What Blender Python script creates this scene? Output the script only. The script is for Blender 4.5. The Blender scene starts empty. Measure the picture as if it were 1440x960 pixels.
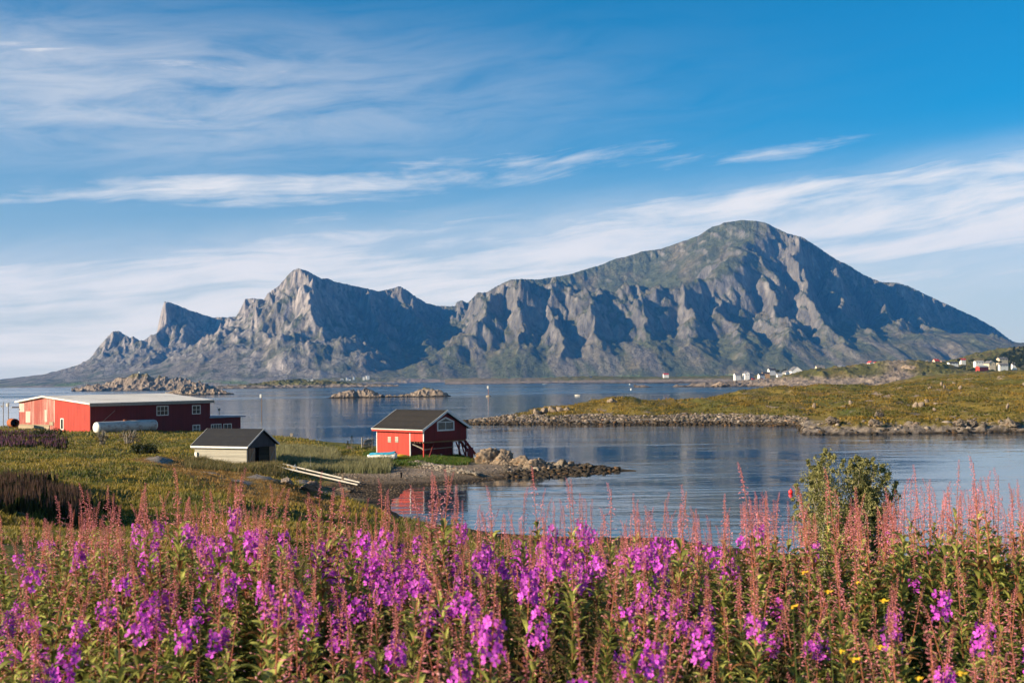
import bpy, math, random
import numpy as np
from mathutils import Vector, Matrix
R = math.radians
random.seed(7)
scene = bpy.context.scene
col = scene.collection

# ------------------------------------------------------------------ camera
H_EYE = 10.5
FPX = 1600.0                       # focal length in pixels of the 1440 px wide photograph
PITCH = math.atan(53.3 / FPX)
ROLL = math.atan(0.0125)
FW = Vector((0, math.cos(PITCH), math.sin(PITCH)))
U0 = Vector((0, -math.sin(PITCH), math.cos(PITCH)))
R0 = Vector((1, 0, 0))
CU = math.cos(ROLL) * U0 + math.sin(ROLL) * R0
CR = math.cos(ROLL) * R0 - math.sin(ROLL) * U0
cam_d = bpy.data.cameras.new('camera')
cam = bpy.data.objects.new('camera', cam_d)
col.objects.link(cam)
cam_d.sensor_width = 36.0
cam_d.lens = 36.0 * FPX / 1440.0
cam_d.clip_start = 0.1
cam_d.clip_end = 90000
m = Matrix.Identity(4)
for i in range(3):
    m[i][0] = CR[i]; m[i][1] = CU[i]; m[i][2] = -FW[i]
m[2][3] = H_EYE
cam.matrix_world = m
cam_d.dof.use_dof = True
cam_d.dof.focus_distance = 45.0
cam_d.dof.aperture_fstop = 6.0
scene.camera = cam

# ------------------------------------------------------------------ light
SUN_AZ = 22.0      # degrees behind the line that points straight left of the view
SUN_EL = 19.0
sun_dir = Vector((-math.cos(R(SUN_AZ)) * math.cos(R(SUN_EL)), -math.sin(R(SUN_AZ)) * math.cos(R(SUN_EL)), math.sin(R(SUN_EL))))
sd = bpy.data.lights.new('sun', 'SUN')
sd.energy = 5.0
sd.color = (1.0, 0.81, 0.56)
sd.angle = R(0.5)
sun = bpy.data.objects.new('sun', sd)
col.objects.link(sun)
sun.rotation_euler = sun_dir.to_track_quat('Z', 'Y').to_euler()
scene.view_settings.view_transform = 'Standard'
scene.view_settings.look = 'None'
scene.view_settings.exposure = 1.12
scene.view_settings.gamma = 1.0
scene.render.engine = 'CYCLES'
cy = scene.cycles
cy.max_bounces = 6; cy.diffuse_bounces = 2; cy.glossy_bounces = 3; cy.transmission_bounces = 3
cy.transparent_max_bounces = 8; cy.volume_bounces = 0
cy.use_denoising = True
cy.sample_clamp_indirect = 6.0
cy.use_adaptive_sampling = True
cy.adaptive_threshold = 0.02


class NT:
    """small helper to write node trees as expressions"""
    def __init__(s, tree):
        s.t = tree; s.n = tree.nodes; s.l = tree.links
    def new(s, kind, **kw):
        n = s.n.new(kind)
        for k, v in kw.items():
            setattr(n, k, v)
        return n
    def put(s, sock, v):
        if v is None: return
        if isinstance(v, bpy.types.NodeSocket): s.l.new(v, sock)
        elif isinstance(v, (tuple, list)) and len(v) == 3 and sock.type == 'RGBA': sock.default_value = (*v, 1)
        else: sock.default_value = v
    def m(s, op, a, b=None, c=None, clamp=False):
        n = s.n.new('ShaderNodeMath'); n.operation = op; n.use_clamp = clamp
        for i, v in enumerate((a, b, c)):
            if v is not None: s.put(n.inputs[i], v)
        return n.outputs[0]
    def mix(s, f, a, b, mode='MIX'):
        n = s.n.new('ShaderNodeMix'); n.data_type = 'RGBA'; n.blend_type = mode; n.clamp_factor = True
        s.put(n.inputs[0], f); s.put(n.inputs[6], a); s.put(n.inputs[7], b)
        return n.outputs[2]
    def ramp(s, f, stops, interp='LINEAR'):
        n = s.n.new('ShaderNodeValToRGB'); n.color_ramp.interpolation = interp
        els = n.color_ramp.elements
        while len(els) < len(stops): els.new(0.5)
        for e, (p, c) in zip(els, stops):
            e.position = p
            e.color = (*c, 1) if isinstance(c, (tuple, list)) else (c, c, c, 1)
        s.put(n.inputs[0], f)
        return n.outputs[0]
    def noise(s, vec, scale, detail=4, rough=0.55, dist=0.0, out=0):
        n = s.n.new('ShaderNodeTexNoise')
        if vec is not None: s.put(n.inputs['Vector'], vec)
        n.inputs['Scale'].default_value = scale; n.inputs['Detail'].default_value = detail
        n.inputs['Roughness'].default_value = rough; n.inputs['Distortion'].default_value = dist
        return n.outputs[out]
    def vmap(s, vec, scale=(1, 1, 1), rot=(0, 0, 0), loc=(0, 0, 0)):
        n = s.n.new('ShaderNodeMapping'); s.put(n.inputs[0], vec)
        n.inputs['Location'].default_value = loc; n.inputs['Rotation'].default_value = rot; n.inputs['Scale'].default_value = scale
        return n.outputs[0]
    def comb(s, x, y, z=0.0):
        n = s.n.new('ShaderNodeCombineXYZ')
        for i, v in enumerate((x, y, z)): s.put(n.inputs[i], v)
        return n.outputs[0]
    def smooth(s, v, lo, hi):
        n = s.n.new('ShaderNodeMapRange'); n.interpolation_type = 'SMOOTHSTEP'
        s.put(n.inputs[0], v); s.put(n.inputs[1], lo); s.put(n.inputs[2], hi)
        n.inputs[3].default_value = 0; n.inputs[4].default_value = 1
        return n.outputs[0]
    def obj(s): return s.n.new('ShaderNodeTexCoord').outputs['Object']
    def geo(s, k='Position'): return s.n.new('ShaderNodeNewGeometry').outputs[k]
    def attr(s, name='Col'):
        n = s.n.new('ShaderNodeAttribute'); n.attribute_name = name
        return n
    def bump(s, h, dist, strength=1.0, normal=None):
        n = s.n.new('ShaderNodeBump'); s.put(n.inputs['Height'], h)
        n.inputs['Distance'].default_value = dist; n.inputs['Strength'].default_value = strength
        if normal: s.l.new(normal, n.inputs['Normal'])
        return n.outputs[0]


# ------------------------------------------------------------------ sky
world = bpy.data.worlds.new('World'); scene.world = world; world.use_nodes = True
w = NT(world.node_tree); w.n.clear()
sky = w.new('ShaderNodeTexSky', sky_type='NISHITA', sun_disc=False)
sky.sun_elevation = R(SUN_EL)
# Nishita: rotation 0 puts the sun on +Y, growing rotation turns it towards +X
sky.sun_rotation = math.atan2(sun_dir.x, sun_dir.y)
sky.altitude = 10; sky.air_density = 1.0; sky.dust_density = 0.6; sky.ozone_density = 2.0
d = w.new('ShaderNodeTexCoord').outputs['Generated']
sep = w.new('ShaderNodeSeparateXYZ'); w.l.new(d, sep.inputs[0])
dx, dy, dz = sep.outputs
az = w.m('ARCTAN2', dx, dy)                 # 0 along the view, + to the right
el = w.m('ARCSINE', dz)
azd = w.m('MULTIPLY', az, 57.29578); eld = w.m('MULTIPLY', el, 57.29578)
# slow large shapes, streaks that climb gently to the right
tilt = w.m('SUBTRACT', eld, w.m('MULTIPLY', azd, 0.10))
warpn = w.noise(w.comb(w.m('MULTIPLY', azd, 0.06), w.m('MULTIPLY', tilt, 0.16), 3.1), 1.0, 3, 0.5)
tl = w.m('ADD', tilt, w.m('MULTIPLY', w.m('SUBTRACT', warpn, 0.5), 3.0))
fine = w.noise(w.comb(w.m('MULTIPLY', azd, 0.055), w.m('MULTIPLY', tl, 0.75), 0.0), 1.0, 9, 0.62, 0.6)
fine2 = w.noise(w.comb(w.m('MULTIPLY', azd, 0.16), w.m('MULTIPLY', tl, 0.9), 7.0), 1.0, 8, 0.6, 0.5)
puff = w.noise(w.comb(w.m('MULTIPLY', azd, 0.35), w.m('MULTIPLY', tl, 1.1), 2.0), 1.0, 7, 0.6, 0.3)
def gauss(v, c, s):      # exp(-((v-c)/s)^2)
    q = w.m('DIVIDE', w.m('SUBTRACT', v, c), s)
    return w.m('EXPONENT', w.m('MULTIPLY', w.m('MULTIPLY', q, q), -1.0))
def blob(a0, e0, sa, se, slope=0.0):
    e = w.m('SUBTRACT', w.m('SUBTRACT', eld, e0), w.m('MULTIPLY', w.m('SUBTRACT', azd, a0), slope))
    return w.m('MULTIPLY', gauss(azd, a0, sa), gauss(e, 0.0, se))
band = w.m('ADD', eld, w.m('MULTIPLY', azd, -0.085))     # low bank climbing to the right
bank = w.m('MULTIPLY', w.smooth(band, 9.6, 7.2), 1.0)
bank = w.m('MULTIPLY', bank, w.smooth(band, 0.0, 3.5))
b1 = blob(-21, 13.6, 20, 3.4, 0.0)
b2 = blob(-12, 9.5, 18, 1.2, 0.085)
b3 = blob(14.5, 11.0, 6.0, 0.8, 0.07)
b4 = blob(-17, 15.2, 14, 0.45, -0.03)
b5 = blob(-20, 12.9, 11, 0.6, -0.08)
gapl = blob(-23, 6.9, 7.5, 1.1, 0.05)
gapr = blob(24, 5.4, 7, 0.5, 0.05)
gen = w.smooth(w.m('ABSOLUTE', azd), 28, 50)             # ordinary cirrus everywhere outside the view
dens = w.m('ADD', w.m('MULTIPLY', bank, 0.33), w.m('MULTIPLY', b1, 0.07))
dens = w.m('ADD', dens, w.m('MULTIPLY', b2, 0.33))
dens = w.m('ADD', dens, w.m('MULTIPLY', b3, 0.17))
dens = w.m('ADD', dens, w.m('MULTIPLY', w.m('ADD', b4, b5), 0.19))
dens = w.m('SUBTRACT', dens, w.m('MULTIPLY', gapl, 0.38))
dens = w.m('SUBTRACT', dens, w.m('MULTIPLY', gapr, 0.22))
dens = w.m('ADD', dens, w.m('MULTIPLY', gen, 0.1))
tex = w.m('ADD', w.m('MULTIPLY', fine, 0.62), w.m('ADD', w.m('MULTIPLY', fine2, 0.22), w.m('MULTIPLY', puff, 0.16)))
cl = w.smooth(w.m('ADD', tex, dens), 0.64, 0.92)
veil = w.m('MULTIPLY', w.m('ADD', b1, w.m('MULTIPLY', bank, 0.75)), w.m('MULTIPLY', w.smooth(fine2, 0.02, 0.80), 0.66))
cl = w.m('MAXIMUM', cl, veil)
cl = w.m('MULTIPLY', cl, w.smooth(eld, 26, 17))
base = w.mix(1.0, sky.outputs[0], (0.12, 0.76, 1.05), 'MULTIPLY')
hs = w.new('ShaderNodeHueSaturation'); hs.inputs['Saturation'].default_value = 1.5
w.l.new(base, hs.inputs['Color'])
lowband = w.m('MULTIPLY', w.smooth(eld, 13.0, 0.0), 0.88)
CLOUDC = (10.0, 9.0, 8.0)
skyc = w.mix(lowband, hs.outputs[0], (7.4, 7.05, 6.5))
skyc = w.mix(w.m('MULTIPLY', cl, 0.88), skyc, CLOUDC)
bg = w.new('ShaderNodeBackground'); w.l.new(skyc, bg.inputs[0]); bg.inputs[1].default_value = 0.058
wo = w.new('ShaderNodeOutputWorld'); w.l.new(bg.outputs[0], wo.inputs[0])


# ------------------------------------------------------------------ picture helpers (measure once, then build in world space)
def ray(px, py):
    v = FW + (px - 720) / FPX * CR + (480 - py) / FPX * CU
    return v / v.y
def at(px, py, Y):
    v = ray(px, py)
    return Vector((v.x * Y, Y, H_EYE + v.z * Y))
def hor(px): return 542.3 - 0.0125 * px


# ------------------------------------------------------------------ numpy noise
_rng = np.random.default_rng(11)
_perm = np.concatenate([_rng.permutation(256)] * 2)
_gr = np.stack([np.cos(np.linspace(0, 2 * np.pi, 256, endpoint=False)), np.sin(np.linspace(0, 2 * np.pi, 256, endpoint=False))], 1)
def perlin(x, y):
    x = np.asarray(x, float); y = np.asarray(y, float)
    xi = np.floor(x).astype(int); yi = np.floor(y).astype(int)
    xf = x - xi; yf = y - yi
    u = xf * xf * xf * (xf * (xf * 6 - 15) + 10); v = yf * yf * yf * (yf * (yf * 6 - 15) + 10)
    def g(ix, iy, fx, fy):
        h = _perm[(_perm[ix & 255] + iy) & 255]
        return _gr[h, 0] * fx + _gr[h, 1] * fy
    a = g(xi, yi, xf, yf); b = g(xi + 1, yi, xf - 1, yf)
    c = g(xi, yi + 1, xf, yf - 1); e = g(xi + 1, yi + 1, xf - 1, yf - 1)
    return ((a + (b - a) * u) + ((c + (e - c) * u) - (a + (b - a) * u)) * v) * 1.5
def fbm(x, y, oct=5, gain=0.5, lac=2.03):
    s = 0; a = 1.0; n = 0
    for k in range(oct):
        s = s + a * perlin(x + 17.3 * k, y - 9.1 * k); n += a; a *= gain; x = x * lac; y = y * lac
    return s / n
def ridged(x, y, oct=5, gain=0.5):
    s = 0; a = 1.0; n = 0; wgt = 1.0
    for k in range(oct):
        r = 1 - np.abs(perlin(x + 31.7 * k, y + 5.3 * k)) * 1.6
        r = np.clip(r, 0, 1) ** 2 * wgt
        wgt = np.clip(r * 1.6, 0.2, 1)
        s = s + a * r; n += a; a *= gain; x = x * 2.1; y = y * 2.1
    return s / n
def sstep(v, lo, hi):
    t = np.clip((v - lo) / (hi - lo), 0, 1)
    return t * t * (3 - 2 * t)
def lerp(a, b, t): return a + (b - a) * t
def cmix(c, k, t):
    t = t[..., None]
    return c * (1 - t) + np.array(k) * t


# ------------------------------------------------------------------ object helpers
def tag(o, label=None, cat=None, group=None, kind=None):
    if label: o['label'] = label
    if cat: o['category'] = cat
    if group: o['group'] = group
    if kind: o['kind'] = kind
    return o
def link(name, data, parent=None):
    o = bpy.data.objects.new(name, data); col.objects.link(o)
    if parent: o.parent = parent
    return o
def empty(name, loc=(0, 0, 0), rz=0.0, s=1.0):
    o = link(name, None); o.location = loc; o.rotation_euler = (0, 0, rz); o.scale = (s, s, s)
    o.empty_display_size = 0.3
    return o
def np_mesh(name, V, F, mats, C=None, smooth=False):
    """V (n,3), F (m,k) int, C (n,3) point colours"""
    me = bpy.data.meshes.new(name)
    V = np.asarray(V, np.float32); F = np.asarray(F, np.int32); k = F.shape[1]
    me.vertices.add(len(V)); me.vertices.foreach_set('co', V.ravel())
    me.loops.add(F.size); me.loops.foreach_set('vertex_index', F.ravel())
    me.polygons.add(len(F)); me.polygons.foreach_set('loop_start', np.arange(0, F.size, k, dtype=np.int32))
    if smooth: me.polygons.foreach_set('use_smooth', np.ones(len(F), bool))
    if C is not None:
        ca = me.color_attributes.new('Col', 'FLOAT_COLOR', 'POINT')
        ca.data.foreach_set('color', np.concatenate([C, np.ones((len(C), 1))], 1).astype(np.float32).ravel())
    me.update(calc_edges=True)
    for mt in (mats if isinstance(mats, (list, tuple)) else [mats]): me.materials.append(mt)
    return me
def grid_faces(nr, nc):
    i = np.arange(nr - 1)[:, None] * nc + np.arange(nc - 1)[None]
    return np.stack([i, i + 1, i + nc + 1, i + nc], -1).reshape(-1, 4)


class MB:
    """collects simple shapes into ONE mesh"""
    def __init__(s): s.v = []; s.f = []; s.c = []
    def add(s, vs, fs, c=None):
        b = len(s.v); s.v += [tuple(p) for p in vs]; s.f += [tuple(i + b for i in f) for f in fs]
        s.c += [c or (1, 1, 1)] * len(vs)
        return s
    def box(s, x0, x1, y0, y1, z0, z1, c=None):
        return s.add([(x0, y0, z0), (x1, y0, z0), (x1, y1, z0), (x0, y1, z0), (x0, y0, z1), (x1, y0, z1), (x1, y1, z1), (x0, y1, z1)],
                     [(0, 3, 2, 1), (4, 5, 6, 7), (0, 1, 5, 4), (1, 2, 6, 5), (2, 3, 7, 6), (3, 0, 4, 7)], c)
    def bar(s, a, b, w_, h_=None, c=None):
        a = Vector(a); b = Vector(b); h_ = h_ or w_
        t = (b - a).normalized(); up = Vector((0, 0, 1)) if abs(t.z) < 0.95 else Vector((0, 1, 0))
        sx = t.cross(up).normalized() * w_ / 2; sy = sx.cross(t).normalized() * h_ / 2
        vs = [p + i * sx + j * sy for p in (a, b) for i, j in ((-1, -1), (1, -1), (1, 1), (-1, 1))]
        return s.add(vs, [(0, 1, 2, 3), (7, 6, 5, 4), (0, 4, 5, 1), (1, 5, 6, 2), (2, 6, 7, 3), (3, 7, 4, 0)], c)
    def tube(s, pts, rad, n=8, c=None, cap=True):
        pts = [Vector(p) for p in pts]; k = len(pts); rad = rad if isinstance(rad, (list, tuple)) else [rad] * k
        vs = []
        for i, p in enumerate(pts):
            t = (pts[min(i + 1, k - 1)] - pts[max(i - 1, 0)]).normalized()
            ref = Vector((1, 0, 0)) if abs(t.x) < 0.9 else Vector((0, 1, 0))
            e1 = t.cross(ref).normalized(); e2 = t.cross(e1)
            vs += [p + rad[i] * (math.cos(6.28318 * j / n) * e1 + math.sin(6.28318 * j / n) * e2) for j in range(n)]
        fs = [(i * n + j, i * n + (j + 1) % n, (i + 1) * n + (j + 1) % n, (i + 1) * n + j) for i in range(k - 1) for j in range(n)]
        if cap: fs += [tuple(reversed(range(n))), tuple((k - 1) * n + j for j in range(n))]
        return s.add(vs, fs, c)
    def prism(s, poly, y0, y1, c=None):
        """poly in (x,z), extruded along y"""
        n = len(poly)
        vs = [(x, y0, z) for x, z in poly] + [(x, y1, z) for x, z in poly]
        fs = [tuple(range(n)), tuple(reversed(range(n, 2 * n)))] + [(i, i + n, (i + 1) % n + n, (i + 1) % n) for i in range(n)]
        return s.add(vs, fs, c)
    def build(s, name, mt, parent=None, smooth=False, bevel=0.0):
        me = bpy.data.meshes.new(name); me.from_pydata(s.v, [], s.f)
        ca = me.color_attributes.new('Col', 'FLOAT_COLOR', 'POINT')
        for i, c in enumerate(s.c): ca.data[i].color = (*c, 1)
        import bmesh
        bm = bmesh.new(); bm.from_mesh(me); bmesh.ops.recalc_face_normals(bm, faces=bm.faces); bm.to_mesh(me); bm.free()
        for mm in (mt if isinstance(mt, (list, tuple)) else [mt]): me.materials.append(mm)
        if smooth:
            for p in me.polygons: p.use_smooth = True
        o = link(name, me, parent)
        if bevel:
            b = o.modifiers.new('bevel', 'BEVEL'); b.width = bevel; b.segments = 2; b.limit_method = 'ANGLE'
        return o


# ------------------------------------------------------------------ materials
MATS = {}
def pmat(name, base=None, rough=0.8, spec=0.3, build=None, metal=0.0):
    mt = bpy.data.materials.new(name); mt.use_nodes = True
    n = NT(mt.node_tree); bs = mt.node_tree.nodes['Principled BSDF']
    bs.inputs['Roughness'].default_value = rough; bs.inputs['Specular IOR Level'].default_value = spec
    bs.inputs['Metallic'].default_value = metal
    if base is not None: n.put(bs.inputs['Base Color'], base)
    if build: build(n, bs)
    MATS[name] = mt
    return mt
def worn(name, c, c2, scale=3.0, vscale=(1, 1, 0.2), amt=0.5, rough=0.75, boards=None, bumpd=0.01, spec=0.3):
    """weathered paint or timber: base colour c broken by c2; boards = board width in metres (along x+y)"""
    def b(n, bs):
        o = n.obj()
        a = n.noise(n.vmap(o, vscale), scale, 6, 0.65)
        bb = n.noise(o, scale * 6, 4, 0.6)
        f = n.m('MULTIPLY', n.smooth(n.m('ADD', n.m('MULTIPLY', a, 0.75), n.m('MULTIPLY', bb, 0.25)), 0.45, 0.68), amt)
        cc = n.mix(f, c, c2)
        h = bb
        if boards:
            sp = n.new('ShaderNodeSeparateXYZ'); n.l.new(o, sp.inputs[0])
            axis = sp.outputs[2] if boards < 0 else n.m('ADD', sp.outputs[0], sp.outputs[1])
            u = n.m('DIVIDE', axis, abs(boards))
            fr = n.m('FRACT', u); fl = n.m('FLOOR', u)
            groove = n.m('MULTIPLY', n.smooth(fr, 0.0, 0.10), n.smooth(fr, 1.0, 0.90))
            wn = n.new('ShaderNodeTexWhiteNoise', noise_dimensions='1D'); n.l.new(fl, wn.inputs['W'])
            cc = n.mix(1.0, cc, n.ramp(wn.outputs[0], [(0, 0.82), (1, 1.12)]), 'MULTIPLY')
            h = n.m('ADD', n.m('MULTIPLY', groove, 2.0), n.m('MULTIPLY', bb, 0.3))
        n.l.new(cc, bs.inputs['Base Color'])
        n.l.new(n.bump(h, bumpd), bs.inputs['Normal'])
    return pmat(name, None, rough, spec, b)
# ------------------------------------------------------------------ land forms
def seg_field(X, Y, lines, ribs=0.35, lam=420.0, warp=60.0, wl=600.0):
    """height field as the upper envelope of ridge lines; line = (points (x,y,z), L, q)"""
    wx = X + warp * fbm(X / wl, Y / wl, 4); wy = Y + warp * fbm(X / wl + 40, Y / wl + 13, 4)
    Z = np.full(X.shape, -1e9)
    k = 0
    for pts, L, q in lines:
        s0 = 0.0
        for i in range(len(pts) - 1):
            a = pts[i]; b = pts[i + 1]
            ex, ey = b[0] - a[0], b[1] - a[1]; l2 = ex * ex + ey * ey + 1e-6; ln = math.sqrt(l2)
            t = np.clip(((wx - a[0]) * ex + (wy - a[1]) * ey) / l2, 0, 1)
            d = np.hypot(wx - a[0] - t * ex, wy - a[1] - t * ey)
            h = a[2] + (b[2] - a[2]) * t
            s = s0 + t * ln
            if ribs:
                r = perlin(s / lam + k * 7.7, d / (lam * 5)) + 0.5 * perlin(s / lam * 2.3 + 9, d / (lam * 3))
                d = d * np.clip(1 + ribs * r, 0.3, 2)
            z = h * np.exp(-(d / L) ** q)
            Z = np.maximum(Z, z)
            s0 += ln
        k += 1
    return Z
def P3(lst): return [tuple(at(*p)) for p in lst]

# ---- mountains across the bay
def mountain_lines():
    A = P3([(-30, 543.5, 7600), (60, 527, 7600), (110, 513, 7500), (138, 488, 7450), (158, 466, 7400), (166, 465, 7400), (183, 474, 7500), (200, 487, 7500), (215, 485, 7300)])
    A2 = P3([(183, 474, 7500), (188, 472, 7480), (205, 488, 7450)])
    B = P3([(215, 485, 7300), (224, 455, 7250), (231, 424, 7200), (240, 425, 7300), (270, 437, 7500), (298, 446, 7600), (330, 445, 7350), (338, 436, 7100)])
    C = P3([(338, 436, 7100), (345, 420, 6950), (357, 419, 6900), (371, 421, 6950), (384, 407, 6850), (400, 392, 6650), (412, 380, 6500), (420, 377, 6450), (440, 385, 6650), (470, 394, 6850), (500, 402, 7050), (532, 408, 7250),
            (552, 405, 7400), (563, 402, 7450), (578, 412, 7600), (600, 426, 7800), (625, 430, 7900), (645, 430, 7700), (652, 422, 7500), (663, 426, 7300)])
    D = P3([(663, 426, 7300), (672, 412, 7000), (684, 410, 6900), (700, 401, 6600), (718, 393, 6350), (740, 392, 6300)])
    E = P3([(745, 396, 7300), (800, 386, 7500), (850, 371, 7600), (885, 360, 7600), (905, 353, 7600), (930, 350, 7600), (950, 343, 7550), (985, 331, 7450), (1005, 318, 7350), (1022, 310.5, 7300), (1045, 310, 7200), (1078, 310, 7100),
            (1092, 318, 7100), (1112, 328, 7150), (1132, 333, 7200), (1152, 346, 7300), (1178, 364, 7450), (1192, 370, 7600), (1215, 385, 7750), (1240, 396, 7900), (1262, 397, 7700), (1280, 402, 7900), (1310, 417, 8100), (1345, 433, 8300),
            (1375, 447, 8500), (1400, 461, 8700), (1425, 482, 8900), (1450, 500, 9000), (1500, 520, 9000)])
    S = [
        (P3([(420, 377, 6450), (432, 410, 6250), (446, 445, 6000), (458, 485, 5750), (466, 515, 5500)]), 330, 1.05),
        (P3([(357, 419, 6900), (366, 450, 6600), (376, 482, 6300)]), 260, 1.2),
        (P3([(400, 392, 6650), (398, 430, 6350), (392, 475, 6050), (388, 512, 5750)]), 230, 1.1),
        (P3([(231, 424, 7200), (222, 462, 6950), (210, 492, 6600), (192, 520, 6250)]), 260, 1.1),
        (P3([(300, 446, 7600), (290, 480, 7000), (275, 515, 6500)]), 300, 1.1),
        (P3([(158, 466, 7400), (148, 492, 7000), (120, 518, 6600)]), 260, 1.1),
        (P3([(718, 393, 6350), (694, 410, 6250), (670, 440, 6050), (642, 465, 5900), (612, 490, 5750), (582, 513, 5600), (555, 527, 5500)]), 230, 1.15),
        (P3([(563, 402, 7450), (590, 450, 6800), (615, 490, 6300)]), 300, 1.1),
        (P3([(500, 402, 7050), (530, 450, 6500), (556, 500, 6000)]), 230, 1.1),
        # plateau rim, then the ribs below it
        (P3([(740, 392, 6300), (790, 396, 6350), (840, 402, 6350), (900, 401, 6400), (960, 396, 6450), (1005, 385, 6500), (1040, 350, 6800), (1060, 325, 7050)]), 330, 2.2),
        (P3([(722, 394, 6300), (728, 440, 6000), (728, 480, 5750), (722, 515, 5520)]), 190, 1.1),
        (P3([(770, 396, 6300), (782, 440, 6000), (790, 485, 5720), (797, 520, 5480)]), 190, 1.1),
        (P3([(835, 403, 6280), (845, 445, 6000), (852, 490, 5700), (868, 520, 5480)]), 200, 1.1),
        (P3([(895, 403, 6300), (908, 440, 6020), (920, 485, 5720), (935, 520, 5450)]), 190, 1.15),
        (P3([(955, 398, 6350), (965, 440, 6020), (985, 485, 5700), (995, 520, 5430)]), 200, 1.15),
        (P3([(1010, 385, 6450), (1020, 425, 6150), (1045, 470, 5800), (1060, 512, 5450)]), 210, 1.15),
        (P3([(1062, 330, 7000), (1070, 370, 6650), (1080, 405, 6350), (1100, 450, 6000), (1120, 500, 5550)]), 240, 1.15),
        (P3([(1112, 328, 7100), (1122, 370, 6750), (1135, 410, 6400), (1165, 455, 6000), (1200, 500, 5600)]), 240, 1.1),
        (P3([(1152, 346, 7300), (1175, 395, 6800), (1205, 440, 6350), (1240, 480, 6000), (1280, 510, 5700)]), 240, 1.1),
        (P3([(1192, 370, 7600), (1225, 410, 7000), (1255, 445, 6500), (1300, 485, 6050), (1345, 510, 5800)]), 230, 1.1),
        (P3([(1262, 397, 7700), (1285, 430, 7100), (1320, 465, 6600), (1370, 497, 6200)]), 260, 1.1),
        (P3([(1330, 428, 8200), (1350, 455, 7600), (1390, 487, 7000)]), 300, 1.1),
    ]
    return [(A, 420, 1.05), (A2, 120, 1.0), (B, 420, 1.0), (C, 430, 1.0), (D, 300, 1.05)], [(E, 900, 1.15)], S

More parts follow.
